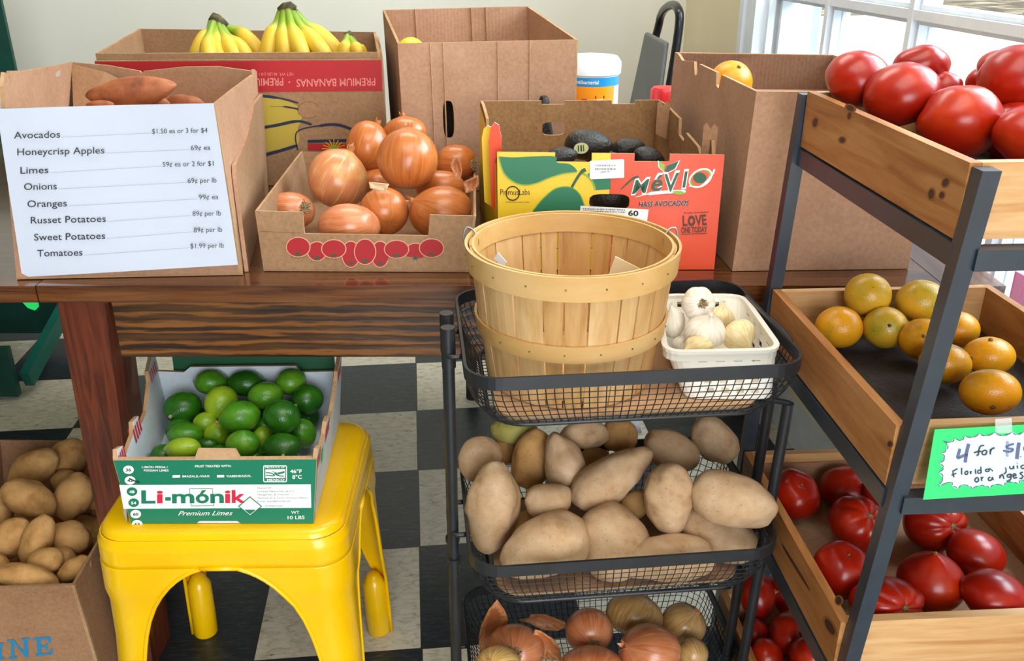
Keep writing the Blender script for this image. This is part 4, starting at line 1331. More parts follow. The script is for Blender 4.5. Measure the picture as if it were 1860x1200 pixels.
obj('lettering', lt, lo_['front'])
# red and white striped tabs on the side walls, outside green rim of the rear flap
for side_ in ('left', 'right'):
    pn = LP[side_]
    for (u0, u1, v0, v1) in ((0.01, 0.13, 0.80, 1.02), (0.30, 0.46, 0.74, 0.96), (0.80, 0.97, 1.02, 1.22)):
        mb = MB()
        for k in range(4):
            a_, b_ = u0 + (u1 - u0) * k / 4, u0 + (u1 - u0) * (k + 0.55) / 4
            uu = (lambda u: 1 - u) if side_ == 'left' else (lambda u: u)
            for w_ in (0.0008, -0.0068):
                q = [pn.p(uu(a_), v0, w_), pn.p(uu(b_), v0, w_), pn.p(uu(b_), v1, w_), pn.p(uu(a_), v1, w_)]
                mb.add(q, [(0, 1, 2, 3)], 'print_crimson')
            q = [pn.p(uu(a_), v1 + 0.004, 0.0008), pn.p(uu(b_), v1 + 0.004, 0.0008), pn.p(uu(b_), v1 + 0.004, -0.0068), pn.p(uu(a_), v1 + 0.004, -0.0068)]
        obj('striped_print', mb, lo_[side_])
mb = MB(); pn = LP['right']
mb.plate([[(0.16, 0.78), (0.22, 0.78), (0.22, 0.98), (0.16, 0.98)]], lambda u, v, w: pn.p(u, v - 0.14, 0.001), 0, 'print_lightgreen'); obj('price_dot', mb, lo_['right'])
mb = MB()
a_, b_ = base[3], base[2]
mb.hexa([Vector((a_.x + 0.02, 1.352, 0.50)), Vector((b_.x - 0.004, 1.352, 0.50)), Vector((b_.x - 0.004, 1.357, 0.50)), Vector((a_.x + 0.02, 1.357, 0.50)),
         Vector((a_.x + 0.02, 1.362, 0.592)), Vector((b_.x - 0.004, 1.362, 0.592)), Vector((b_.x - 0.004, 1.366, 0.592)), Vector((a_.x + 0.02, 1.366, 0.592))], 'print_dark_green')
obj('rear_flap', mb, lime_box)
mb = MB(); a_ = base[0] + Vector((-0.004, 0.004, 0))
mb.add([a_ + Vector((-0.016, 0.02, 0.0005)), a_ + Vector((0.004, -0.012, 0.0005)), a_ + Vector((-0.001, -0.004, 0.003)), a_ + Vector((-0.012, 0.03, 0.022))], [(0, 1, 2), (0, 2, 3)], 'print_white')
obj('torn_corner', mb, lime_box)

# ------------------------------------------------------------------ wire cart with three baskets
CC = Vector((0.134, 1.0635, 0)); CA = math.radians(6.0)
KM = Matrix.Translation(CC) @ Matrix.Rotation(CA, 4, 'Z')
def kp(x, y, z): return KM @ Vector((x, y, z))
cart = thing('basket_cart', 'black wire cart with three mesh baskets standing before the table', 'cart', CC)
BAS = [(0.752, 0.676), (0.492, 0.413), (0.232, 0.155)]
HX, HY = 0.200, 0.141
for x0, x1, ys_, zt in ((-0.220, -0.217, (-0.045, 0.0), 0.772), (0.187, 0.209, (-0.075, -0.02), 0.664)):
    for y in ys_:
        xx = lambda z: x0 + (x1 - x0) * z / zt
        mb = MB(); mb.tube([kp(x0, y, 0.055), kp(x1, y, zt)], 0.0072, 'black_metal', 12)
        if x0 < 0: mb.tube([kp(xx(zt - 0.05), y, zt - 0.05), kp(xx(zt), y, zt + 0.003)], 0.0088, 'black_metal', 12)
        mb.tube([kp(xx(0.43), y, 0.43), kp(xx(0.437), y, 0.437)], 0.0100, 'black_metal', 12)
        mb.tube([kp(xx(0.20), y, 0.20), kp(xx(0.205), y, 0.205)], 0.0092, 'black_metal', 12)
        if x0 > 0: mb.tube([kp(x1, y, zt), kp(0.170, y, 0.674)], 0.004, 'black_metal', 8)
        obj('post', mb, cart, auto=40)
for x in (-0.220, 0.187):
    mb = MB(); mb.tube([kp(x, -0.15, 0.05), kp(x, 0.15, 0.05)], 0.009, 'black_metal', 10); obj('foot_bar', mb, cart, auto=40)
    for y in (-0.14, 0.14):
        mb = MB(); M_ = KM @ Matrix.Translation((x, y, 0.021)) @ Matrix.Rotation(PI / 2, 4, 'Y')
        mb.lathe([(0, -0.009), (0.018, -0.009), (0.0205, -0.005), (0.0205, 0.005), (0.018, 0.009), (0, 0.009)], (0, 0, 0), 'black_rubber', 20, M_)
        w_ = obj('caster', mb, cart, auto=40)
        mb = MB(); mb.box((x - 0.013, y - 0.010, 0.021), (x - 0.0102, y + 0.010, 0.045), 'black_metal', KM); mb.box((x + 0.0102, y - 0.010, 0.021), (x + 0.013, y + 0.010, 0.045), 'black_metal', KM)
        mb.box((x - 0.013, y - 0.010, 0.0405), (x + 0.013, y + 0.010, 0.045), 'black_metal', KM); obj('fork', mb, w_)
for bi, (zr, zb) in enumerate(BAS):
    HB = (0.172, 0.115)
    rim = rrect(-HX, -HY, HX, HY, 0.04, 8)
    mb = MB(); mb.sweep([kp(x, y, zr - 0.008) for x, y in rim], 0.0035, 0.016, 'black_metal', closed=True)
    bk = obj('basket', mb, cart)
    rim_lo = rrect(-HB[0], -HB[1], HB[0], HB[1], 0.045, 8)
    mb = MB(); mb.tube([kp(x, y, zb) for x, y in rim_lo], 0.003, 'black_metal', 8, closed=True); obj('base_ring', mb, bk, smooth=True)
    # wire mesh: uprights from the rim to the base ring, rings around, grid below
    mb = MB(); wr_ = 0.00066
    def resample(lp, n):
        P_ = [Vector((x, y, 0)) for x, y in lp]; P_.append(P_[0])
        L = [0.0]
        for a, b in zip(P_[:-1], P_[1:]): L.append(L[-1] + (b - a).length)
        out = []; j = 0
        for i in range(n):
            t = L[-1] * i / n
            while L[j + 1] < t: j += 1
            out.append(P_[j].lerp(P_[j + 1], (t - L[j]) / max(L[j + 1] - L[j], 1e-9)))
        return out
    N = 128
    A_ = resample(rim, N)
    tt_ = [(0, 0.0), (0.3, 0.18), (0.62, 0.5), (0.86, 0.82), (1.0, 1.0)]
    def side_pt(i, t):
        a = A_[i]
        k = 0.72 * t * t + 0.28 * t
        q = Vector((a.x * (1 + (HB[0] / HX - 1) * k), a.y * (1 + (HB[1] / HY - 1) * k), 0))
        z = zr - 0.015 + (zb - zr + 0.015) * t
        return kp(q.x, q.y, z)
    for i in range(N):
        mb.tube([side_pt(i, t / 4) for t in range(5)], wr_, 'black_metal', 4, caps=False)
    for k in range(1, 7):
        mb.tube([side_pt(i, k / 7) for i in range(0, N, 2)], wr_, 'black_metal', 4, closed=True)
    x = -HB[0] + 0.008
    while x < HB[0]:
        r_ = 0.045; ex = max(0, abs(x) - (HB[0] - r_)); yy = HB[1] - r_ + math.sqrt(max(0, r_ * r_ - ex * ex))
        mb.tube([kp(x, -yy, zb), kp(x, yy, zb)], wr_, 'black_metal', 4, caps=False); x += 0.0098
    y = -HB[1] + 0.008
    while y < HB[1]:
        r_ = 0.045; ey = max(0, abs(y) - (HB[1] - r_)); xx = HB[0] - r_ + math.sqrt(max(0, r_ * r_ - ey * ey))
        mb.tube([kp(-xx, y, zb), kp(xx, y, zb)], wr_, 'black_metal', 4, caps=False); y += 0.0098
    obj('wire_mesh', mb, bk)
    for sx in (-1, 1):
        if bi and sx > 0: continue
        mb = MB(); x = sx * (HX + 0.002); q_ = 1.0 if sx < 0 else 0.55
        mb.tube(spline([kp(x, -0.055, zr - 0.012), kp(x + sx * 0.016 * q_, -0.053, zr - 0.012), kp(x + sx * 0.020 * q_, -0.03, zr - 0.012), kp(x + sx * 0.020 * q_, 0.008, zr - 0.012), kp(x + sx * 0.016 * q_, 0.018, zr - 0.012), kp(x, 0.02, zr - 0.012)], 4), 0.0035, 'black_metal', 8)
        obj('side_bracket', mb, bk, smooth=True)
    if bi == 0:
        mb = MB(); lp_ = rrect(-0.164, -0.107, 0.164, 0.107, 0.034, 5)
        mb.plate([lp_], lambda u, v, w: kp(u, v, zb + 0.006 + w), 0.0045, 'cardboard_light', 'cardboard_edge')
        tag(obj('cardboard_sheet', mb), 'flat cardboard sheet lining the top basket of the black cart', 'cardboard sheet')
    if bi == 1:
        mb = MB(); lp_ = rrect(-0.164, -0.107, 0.164, 0.107, 0.034, 5)
        mb.plate([lp_], lambda u, v, w: kp(u, v, zb + 0.005 + w), 0.0035, 'cardboard_grey', 'cardboard_edge')
        tag(obj('cardboard_sheet', mb), 'dusty cardboard sheet under the potatoes in the middle basket', 'cardboard sheet')

# ------------------------------------------------------------------ bushel basket
BC = Vector((0.0745, 1.0640, 0.6835))
bk = thing('bushel_basket', 'round slatted wooden bushel basket standing empty in the top basket of the cart', 'basket', BC)
H_ = 0.178; RB, RT = 0.1045, 0.128
mb = MB(); NS = 20
_w = [(1.35, 0.6, 1.2, 0.95, 0.7)[(i * 3 + i // 5) % 5] for i in range(NS)]; _c = [0.1]
for w_ in _w: _c.append(_c[-1] + 2 * PI * w_ / sum(_w))
for i in range(NS):
    a0, a1 = _c[i], _c[i + 1]
    jr = 0.0006 * ((i * 3) % 3)
    V = []; K = 5; rows_ = [(RB, 0.0), (RB + 0.005, 0.03), (RB + 0.0138, 0.09), (RT - 0.0035, 0.15), (RT - 0.001, H_ - 0.003)]
    for sgn in (0, 1):
        for r_, z_ in rows_:
            for k in range(K):
                a = a0 + 0.009 + (a1 - a0 - 0.018) * k / (K - 1)
                rr = r_ + jr - (0.0028 if sgn else 0) + 0.0006 * math.sin(PI * k / (K - 1))
                V.append(BC + Vector((rr * math.cos(a), rr * math.sin(a), z_)))
    F = []; R_n = len(rows_); o2 = R_n * K
    for j in range(R_n - 1):
        for k in range(K - 1):
            q = j * K + k
            F.append((q, q + 1, q + K + 1, q + K)); F.append((o2 + q, o2 + q + K, o2 + q + K + 1, o2 + q + 1))
        for k in (0, K - 1):
            q = j * K + k
            F.append((q, q + K, o2 + q + K, o2 + q))
    for k in range(K - 1):
        F.append((k, o2 + k, o2 + k + 1, k + 1)); q = (R_n - 1) * K + k; F.append((q, q + 1, o2 + q + 1, o2 + q))
    mb.add(V, F, 'basket_wood_dark' if (i * 7) % 5 in (1, 3) else 'basket_wood')
obj('staves', mb, bk)
mb = MB(); mb.lathe([(0, 0.008), (RB - 0.004, 0.008), (RB - 0.004, 0.013), (0, 0.013)], BC, 'basket_wood', 40); obj('bottom_board', mb, bk)
def hoop(nm, r0, r1, z0, z1, th):
    m = MB(); m.lathe([(r0, z0), (r1, z1), (r1 - th, z1), (r0 - th, z0), (r0, z0)], BC, 'hoop_wood', 64); return obj(nm, m, bk, auto=40)
ht = hoop('top_hoop', RT + 0.0025, RT + 0.005, H_ - 0.030, H_, 0.0032)
hoop('inner_hoop', RT - 0.0045, RT - 0.0035, H_ - 0.026, H_ - 0.001, 0.003)
hoop('lower_hoop', RB + 0.0150, RB + 0.0180, 0.067, 0.089, 0.0032)
mb = MB()
for k in range(18):
    a = 2 * PI * k / 18 + 0.06
    for r_, z_ in ((RT + 0.0041, H_ - 0.015), (RB + 0.0168, 0.078)):
        p_ = BC + Vector((r_ * math.cos(a), r_ * math.sin(a), z_)); n_v = Vector((math.cos(a), math.sin(a), 0))
        mb.tube([p_ - n_v * 0.001, p_ + n_v * 0.0008], 0.0011, 'stem_brown', 6)
obj('nails', mb, bk)
mb = MB()
sL = BC + Vector((-(RT + 0.006) * math.cos(0.25), (RT + 0.006) * math.sin(0.25), H_ - 0.008)); sR = BC + Vector(((RT + 0.006) * math.cos(0.25), (RT + 0.006) * math.sin(0.25) , H_ - 0.008))
for s_, sg in ((sL, -1), (sR, 1)):
    mb = MB(); mb.tube(spline([s_ + Vector((0, 0.0, -0.012)), s_ + Vector((sg * 0.006, 0, 0.0)), s_ + Vector((sg * 0.003, 0.006, 0.012)), s_ + Vector((-sg * 0.006, 0.004, 0.010)), s_ + Vector((-sg * 0.012, -0.002, 0.0)), s_ + Vector((-sg * 0.011, -0.003, -0.012))], 5), 0.0014, 'wire_steel', 8); obj('handle_loop', mb, bk, smooth=True)
# bail handle lowered round the back and the low front loop of wire seen under the basket
mb = MB(); pts = []
for k in range(33):
    a = 0.25 + (PI - 0.5) * k / 32
    pts.append(BC + Vector(((RT + 0.0085) * math.cos(a), (RT + 0.0085) * math.sin(a), H_ - 0.010 - 0.045 * math.sin(PI * k / 32))))
mb.tube(pts, 0.0014, 'wire_steel', 8); obj('bail_handle', mb, bk, smooth=True)
mb = MB()
for (px, py, pts_) in ((0, 0, [(1118, 466), (1170, 492), (1150, 512), (1104, 504)]), (0, 0, [(905, 459), (920, 476), (916, 486), (897, 470)])):
    q = []
    for x, y in pts_:
        r = ray(x, y); zt_ = 0.80 if x > 1000 else 0.825
        yy = BC.y + (0.055 if x > 1000 else 0.03)
        q.append(CAM + r * (yy / r.y))
    mb.add(q + [p + Vector((0, 0.0015, 0.0005)) for p in q], [(0, 1, 2, 3), (7, 6, 5, 4), (0, 4, 5, 1), (1, 5, 6, 2), (2, 6, 7, 3), (3, 7, 4, 0)], 'paper_cream' if x > 1000 else 'paper')
    o_ = obj('paper_scrap', mb)
    tag(o_, 'cream paper scrap inside the wooden basket' if x > 1000 else 'small white paper scrap inside the wooden basket', 'paper'); mb = MB()

# ------------------------------------------------------------------ white plastic basket
zb = 0.6835
GB = [Vector((0.212, 0.985, zb)), Vector((0.325, 0.985, zb)), Vector((0.317, 1.135, zb)), Vector((0.212, 1.135, zb))]
ztp = 0.745
GTc = [at(1208, 640, z=ztp), at(1419, 636, z=ztp), Vector((0.322, 1.175, ztp)), Vector((0.204, 1.175, ztp))]
gc = (GB[0] + GB[2]) / 2
gb = thing('garlic_basket', 'white plastic basket with slotted sides beside the wooden basket, holding garlic', 'basket', gc)
def rr_pts(c4, r, z, n=5):
    """rounded quad through four corners"""
    out = []
    for i in range(4):
        p, a, b = c4[i], c4[i - 1], c4[(i + 1) % 4]
        u = (a - p).normalized() * r; v = (b - p).normalized() * r
        for k in range(n + 1):
            t = k / n
            out.append((p + u) * (1 - t) ** 2 + p * 2 * t * (1 - t) + (p + v) * t * t)
    return [Vector((q.x, q.y, z)) for q in out]
lo4 = rr_pts(GB, 0.022, zb); hi4 = rr_pts(GTc, 0.025, ztp)
mb = MB(); n_ = len(lo4); V = []; F = []
LV = [0, 0.12, 0.24, 0.34, 0.44, 0.54, 0.66, 0.78, 0.88, 1.0]
# dense side wall with slots left open in a staggered pattern
M2 = 8
def wall(t, j):
    i, f = divmod(j, M2); a = lo4[i].lerp(hi4[i], t); b = lo4[(i + 1) % n_].lerp(hi4[(i + 1) % n_], t)
    return a.lerp(b, f / M2)
tot = n_ * M2
for t in LV:
    for j in range(tot): V.append(wall(t, j))
for r_ in range(len(LV) - 1):
    for j in range(tot):
        seg = (wall(0.5, (j + 1) % tot) - wall(0.5, j)).length
        slot = r_ in (1, 3, 5, 7) and seg > 0.006 and (j + r_) % 2 == 0
        if not slot:
            F.append((r_ * tot + j, r_ * tot + (j + 1) % tot, (r_ + 1) * tot + (j + 1) % tot, (r_ + 1) * tot + j))
F.append(tuple(reversed([j for j in range(0, tot)])))
mb.add(V, F, 'white_plastic')
gw = obj('body', mb, gb)
gw.modifiers.new('wall', 'SOLIDIFY').thickness = 0.0016
mb = MB(); mb.sweep(hi4, 0.007, 0.004, 'white_plastic', closed=True); mb.sweep([p + Vector((0, 0, -0.006)) for p in hi4], 0.003, 0.012, 'white_plastic', closed=True); obj('rim', mb, gb)

# ------------------------------------------------------------------ wooden display rack with four trays
KA = math.radians(3.5)
def xl(z): return 0.0 - 0.05 * (1.025 - z)
RKO = Vector((0.3735, 1.17, 0))
RKM = Matrix.Translation(RKO) @ Matrix.Rotation(KA, 4, 'Z')
def rp(x, y, z): return RKM @ Vector((x, y, z))
def width(z): return 0.285 + 0.10 * (1.025 - z)
def dp(z): return 0.392 - 0.045 * (1.025 - z)
DP = 0.392
rack = thing('display_rack', 'dark grey metal rack holding four slanted rows of produce trays', 'rack', (0.52, 0.98, 0))
rack['label'] = 'dark grey metal display rack holding four wooden produce trays'
PW = 0.017
TRAYS = [1.025, 0.757, 0.497, 0.240]
for nm, y, ztp in (('rear', 0.012, 1.020), ('front', None, 1.022)):
    for sd in (-1, 1):
        mb = MB()
        def px_(z): return (xl(z) - 0.001) if sd < 0 else (xl(z) + width(z) + 0.001)
        o_ = PW / 2 + 0.004 if nm == 'front' and sd < 0 else (-PW / 2 if nm == 'front' else (0.006 if sd < 0 else 0.092))
        y0_, y1_ = (y, y) if y is not None else (-dp(0) - 0.0105, -dp(ztp) - 0.0105)
        a = rp(px_(0) + o_ + (0.008 if sd < 0 else 0), y0_, 0.0); b = rp(px_(ztp) + o_, y1_, ztp)
        ax = RKM.to_3x3() @ Vector((PW / 2, 0, 0)); ay = RKM.to_3x3() @ Vector((0, PW / 2, 0))
        c8 = [a - ax - ay, a + ax - ay, a + ax + ay, a - ax + ay, b - ax - ay, b + ax - ay, b + ax + ay, b - ax + ay]
        mb.hexa(c8, 'slate_metal'); obj('post', mb, rack)
TH = 0.070
for z in TRAYS:
    zr = z - TH - 0.014; DP = dp(z)
    for sd in (-1, 1):
        x = (xl(z) + 0.008) if sd < 0 else (xl(z) + width(z) - 0.008)
        mb = MB(); mb.bar(rp(x, 0.003, zr), rp(x, -DP - 0.002, zr), 0.017, 0.022, 'slate_metal'); obj('side_rail', mb, rack)
    mb = MB(); mb.bar(rp(xl(z) + 0.014, -DP - 0.0105, zr), rp(xl(z) + width(z) - 0.02, -DP - 0.012, zr), 0.017, 0.020, 'slate_metal', up=(0, 0, 1)); obj('front_rail', mb, rack)
    mb = MB(); mb.bar(rp(xl(z) + 0.017, 0.013, zr), rp(xl(z) + width(z) + 0.080, 0.012, zr), 0.017, 0.020, 'slate_metal'); obj('rear_rail', mb, rack)
TLAB = ['knotty wooden tray at the top of the rack, heaped with large tomatoes', 'wooden tray with green price card, holding the juice oranges', 'wooden tray below the oranges, lined with cardboard under tomatoes', 'lowest wooden tray of the rack, half hidden behind the cart']
trays = []
for i, z in enumerate(TRAYS):
    x0, x1 = xl(z) + 0.001, xl(z) + width(z) - 0.001; t = 0.011; zb = z - TH; DP = dp(z)
    tr_ = thing('wooden_tray', TLAB[i], 'tray', rp((x0 + x1) / 2, -DP / 2, zb), 'trays on the display rack')
    for xa in (x0, x1 - t):
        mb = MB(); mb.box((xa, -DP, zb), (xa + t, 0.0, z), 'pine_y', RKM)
        if xa == x0:
            kn = Print(Panel(rp(xa, 0, zb), rp(xa, -DP, zb), rp(xa, -DP, z), rp(xa, 0, z))); kn.lift = 0.0002
            for (kx, ky, ka, kb, kr) in {0: [(1481, 222, 4, 8, .2), (1545, 196, 7, 5, .4), (1543, 210, 3, 6, .2), (1530, 254, 5, 5, 0), (1718, 331, 5, 8, .5), (1711, 354, 4, 6, .3), (1692, 352, 5, 9, .2)], 1: [(1617, 806, 4, 5, 0)], 2: [(1508, 1138, 6, 16, -.5), (1524, 1090, 5, 7, 0), (1446, 1030, 2.2, 50, -.55)]}.get(i, []):
                if kb < 30: kn.ell(mb, kx, ky, ka * 1.6, kb * 1.4, 'knot_ring', 0, 18, rot=kr)
                kn.ell(mb, kx, ky, ka, kb, 'knot', 1, 18, rot=kr)
        b_ = obj('side_board', mb, tr_, fix=False)
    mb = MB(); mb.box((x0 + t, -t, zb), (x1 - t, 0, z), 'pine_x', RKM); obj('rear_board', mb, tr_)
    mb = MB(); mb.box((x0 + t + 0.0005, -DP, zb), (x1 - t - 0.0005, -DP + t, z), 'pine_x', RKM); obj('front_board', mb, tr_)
    mb = MB(); mb.box((x0 + t, -DP + t, zb), (x1 - t, -t, zb + 0.006), 'pine_y', RKM); obj('bottom_board', mb, tr_)
    if i in (0, 1):  # second tray: real mat; top tray: dark sheet standing in for gap shade
        mb = MB(); mb.box((x0 + t + 0.001, -DP + t + 0.001, zb + 0.0065), (x1 - t - 0.001, -t - 0.001, zb + 0.0095), 'black_mat_and_shade', RKM); obj('liner_and_gap_shade', mb, tr_)
    if i in (2, 3):
        mb = MB(); mb.box((x0 + t + 0.001, -DP + t + 0.001, zb + 0.0065), (x1 - t - 0.001, -t - 0.001, zb + 0.009), 'cardboard', RKM)
        mb.box((x0 + t + 0.001, -t - 0.004, zb + 0.009), (x1 - t - 0.001, -t - 0.001, z - 0.014), 'cardboard', RKM); obj('cardboard_liner', mb, tr_)
    trays.append((tr_, zb))

# green price card taped to the front of the second tray
c3 = [at(1677, 907, Y=0.760), None, None, at(1698, 780, Y=0.780)]
dx = RKM.to_3x3() @ Vector((0.155, 0, 0))
bl, tl_ = c3[0], c3[3]
cp = Panel(bl, bl + dx + Vector((0, 0, 0.004)), tl_ + dx + Vector((0, 0, 0.004)), tl_)
mb = MB(); mb.plate([RECT], cp.p, 0.0008, 'neon_green'); pc = tag(obj('price_card', mb), 'neon green hand-lettered card for juice oranges taped to a wooden tray', 'sign')
pr = Print(cp, 1660, 760, 6.667)
mb = MB()
burst = [(335, 265), (395, 300), (385, 375), (320, 415), (368, 470), (300, 540), (350, 590), (295, 650), (345, 710), (285, 815), (440, 760), (450, 815), (520, 850), (560, 800), (670, 820), (690, 850), (780, 810), (860, 815), (915, 840), (960, 795), (1090, 810), (1110, 770), (1200, 770), (1270, 790),
         (1290, 740), (1420, 760), (1500, 740), (1540, 690), (1510, 600), (1560, 520), (1500, 430), (1550, 330), (1480, 260), (1500, 180), (1400, 190), (1320, 160), (1250, 190), (1190, 155), (1080, 205), (970, 165), (860, 205), (785, 175), (700, 225), (605, 205), (560, 265), (485, 235), (430, 285)]
pr.poly(mb, burst, 'card_blue', 1)
obj('starburst', mb, pc)
lt = MB()
for a_, b_ in zip(burst, burst[1:] + burst[:1]):
    mx_, my_ = (a_[0] + b_[0]) / 2, (a_[1] + b_[1]) / 2; dx_, dy_ = b_[0] - a_[0], b_[1] - a_[1]; q = math.hypot(dx_, dy_) or 1
    cxx, cyy = mx_ - (mx_ - 900) * 0.03, my_ - (my_ - 500) * 0.03
    pr.line(lt, spl2([a_, (cxx, cyy), b_], 5), [4] * 3 + [14] * 5 + [4] * 3, 'marker_purple', 2)
def hand(strokes, wid, mat, sc=1.0):
    for s_ in strokes:
        pr.line(lt, spl2(s_, 5) if len(s_) > 2 else s_, wid * 1.25, mat, 4)
hand([[(548, 360), (535, 410), (520, 470), (580, 448), (640, 425)], ], 26, 'marker_purple'); hand([[(655, 300), (630, 400), (612, 525)]], 30, 'marker_purple')
hand([[(840, 320), (795, 330), (775, 380), (770, 430), (745, 440)], [(715, 410), (760, 395), (805, 390)], [(850, 375), (815, 400), (825, 430), (860, 425), (872, 390), (850, 375)], [(915, 365), (915, 430)], [(915, 395), (935, 360), (968, 350)]], 14, 'ink')
hand([[(1200, 300), (1110, 330), (1130, 355), (1190, 365), (1160, 395), (1070, 385)]], 18, 'marker_purple'); hand([[(1125, 270), (1120, 455)]], 24, 'marker_light'); hand([[(1262, 285), (1235, 485)]], 32, 'marker_purple')
pr.ell(lt, 1282, 458, 9, 7, 'ink', 4); hand([[(1400, 340), (1350, 330), (1325, 355), (1340, 385), (1385, 370), (1400, 340), (1385, 420), (1360, 480)]], 20, 'marker_purple'); hand([[(1500, 335), (1450, 325), (1428, 355), (1440, 380), (1480, 365), (1500, 335), (1480, 420), (1460, 480)]], 20, 'marker_purple')
hand([[(455, 635), (520, 600)], [(462, 640), (475, 705)], [(445, 680), (505, 655)], [(568, 590), (568, 672)], [(610, 640), (640, 630), (638, 665), (610, 668), (610, 640)], [(672, 630), (680, 668)], [(672, 650), (690, 632)], [(735, 605), (738, 665)], [(800, 575), (805, 655)], [(800, 625), (770, 620), (765, 655), (800, 655)], [(900, 605), (865, 610), (858, 632), (895, 632), (910, 600), (945, 632)]], 12, 'ink')
hand([[(1100, 585), (1105, 640), (1075, 668)], [(1150, 570), (1155, 600), (1190, 595), (1195, 565), (1200, 605)], [(1240, 560), (1245, 600)], [(1320, 555), (1285, 575), (1300, 600), (1335, 590)], [(1365, 575), (1400, 565), (1375, 555), (1360, 585), (1405, 590)]], 12, 'ink'); pr.ell(lt, 1240, 535, 6, 6, 'ink', 4)
hand([[(745, 710), (728, 740), (745, 762), (772, 745), (765, 712), (745, 710)], [(805, 700), (812, 750)], [(805, 725), (830, 700)], [(915, 700), (890, 720), (900, 745), (930, 735), (940, 705), (950, 740)], [(1030, 680), (1030, 720)], [(1030, 705), (1060, 670), (1080, 725)], [(1160, 665), (1120, 680), (1130, 705), (1165, 690), (1165, 665), (1160, 730), (1110, 755)], [(1190, 690), (1225, 680), (1210, 660), (1190, 680), (1200, 715), (1240, 705)], [(1310, 640), (1275, 660), (1310, 690), (1290, 720), (1265, 715)]], 13, 'ink')
obj('lettering', lt, pc)
mb = MB(); tp_ = [pr.h(975, 0, 0.001), pr.h(1170, -14, 0.001), pr.h(1182, 150, 0.001), pr.h(1140, 172, 0.001), pr.h(1010, 172, 0.001), pr.h(972, 150, 0.001)]
mb.add(tp_, [(0, 1, 2, 3, 4, 5)], 'clear_tape'); obj('tape', mb, pc)

# pink film bags hanging before the low window panes
for (pxs, lab) in (([(1770, 464), (1797, 464), (1797, 482), (1771, 470)], 'small pink plastic sheet stuck low on the window beside the table end'), ([(1846, 492), (1900, 520), (1900, 640), (1822, 600)], 'pink plastic sheet hanging low on the window beyond the oranges tray')):
    o_ = RM.inverted() @ CAM; q = []
    for x, y in pxs:
        r = RM.inverted().to_3x3() @ ray(x, y); t = (XW - 0.012 - o_.x) / r.x
        q.append(RM @ (o_ + r * t))
    mb = MB(); mb.add(q + [p + Vector((-0.002, 0, 0)) for p in q], [(0, 1, 2, 3), (7, 6, 5, 4), (0, 4, 5, 1), (1, 5, 6, 2), (2, 6, 7, 3), (3, 7, 4, 0)], 'pink_film')
    tag(obj('plastic_sheet', mb), lab, 'plastic sheet')

# ------------------------------------------------------------------ russet potato box on the floor
RZ = 0.243
fr = at(135, 1062, z=RZ)
bxs = [Vector((fr.x - 0.40, fr.y - 0.02, 0.002)), Vector((fr.x + 0.012, fr.y, 0.002)), Vector((fr.x - 0.022, fr.y + 0.43, 0.002)), Vector((fr.x - 0.38, fr.y + 0.43, 0.002))]
tps = [Vector((fr.x - 0.40, fr.y - 0.015, RZ - 0.006)), fr.copy(), Vector((fr.x - 0.03, fr.y + 0.45, RZ)), Vector((fr.x - 0.36, fr.y + 0.46, RZ))]
hole = oval(0.31, 0.64, 0.045, 0.09, 20, 3)
pot_box, PP, po = carton('cardboard_box', 'cardboard box of russet potatoes on the floor beside the yellow stool', 'box', bxs, tps, 0.005, mat='cardboard', front=[[(0, 0), (1, 0), (1, 1), (0.7, 1.0), (0.3, 0.985), (0, 1)], hole])
pr = Print(PP['front'], 0, 780, 2.857)
lt = MB(); B_ = 'print_blue'
def serif_letters():
    pr.poly(lt, [(-22, 1108), (22, 1104), (22, 1114), (10, 1116), (10, 1180), (24, 1180), (24, 1190), (-22, 1194), (-22, 1184), (-10, 1182), (-10, 1118), (-22, 1118)], B_)
    pr.poly(lt, [(38, 1090), (70, 1086), (125, 1150), (122, 1092), (110, 1092), (110, 1082), (156, 1078), (156, 1088), (144, 1090), (148, 1178), (134, 1180), (72, 1106), (76, 1174), (90, 1174), (90, 1184), (46, 1190), (46, 1180), (60, 1178), (56, 1098), (38, 1100)], B_)
    pr.poly(lt, [(174, 1078), (262, 1072), (268, 1104), (256, 1104), (246, 1086), (212, 1088), (214, 1118), (238, 1116), (238, 1106), (248, 1106), (250, 1142), (240, 1142), (238, 1128), (214, 1130), (216, 1160), (254, 1156), (264, 1136), (276, 1136), (272, 1166), (184, 1174), (184, 1164), (196, 1162), (190, 1090), (174, 1090)], B_)
serif_letters()
obj('lettering', lt, po['front'])
# ------------------------------------------------------------------ produce
def grid_sphere(nu, nv, fn):
    """fn(theta, phi) -> Vector; poles are single points"""
    V = [fn(0.0, 0.0)]
    for j in range(1, nv):
        for i in range(nu):
            V.append(fn(PI * j / nv, 2 * PI * i / nu))
    V.append(fn(PI, 0.0))
    F = []; U = []
    for i in range(nu):
        F.append((0, 1 + i, 1 + (i + 1) % nu)); U.append([((i + .5) / nu, 0), (i / nu, 1 / nv), ((i + 1) / nu, 1 / nv)])
    for j in range(nv - 2):
        for i in range(nu):
            a = 1 + j * nu + i; b = 1 + j * nu + (i + 1) % nu
            F.append((a, a + nu, b + nu, b)); U.append([(i / nu, (j + 1) / nv), (i / nu, (j + 2) / nv), ((i + 1) / nu, (j + 2) / nv), ((i + 1) / nu, (j + 1) / nv)])
    L = len(V) - 1
    for i in range(nu):
        F.append((L, 1 + (nv - 2) * nu + (i + 1) % nu, 1 + (nv - 2) * nu + i)); U.append([((i + .5) / nu, 1), ((i + 1) / nu, 1 - 1 / nv), (i / nu, 1 - 1 / nv)])
    return V, F, U

def sph(t, p, r=1.0):
    return Vector((math.sin(t) * math.cos(p), math.sin(t) * math.sin(p), math.cos(t))) * r

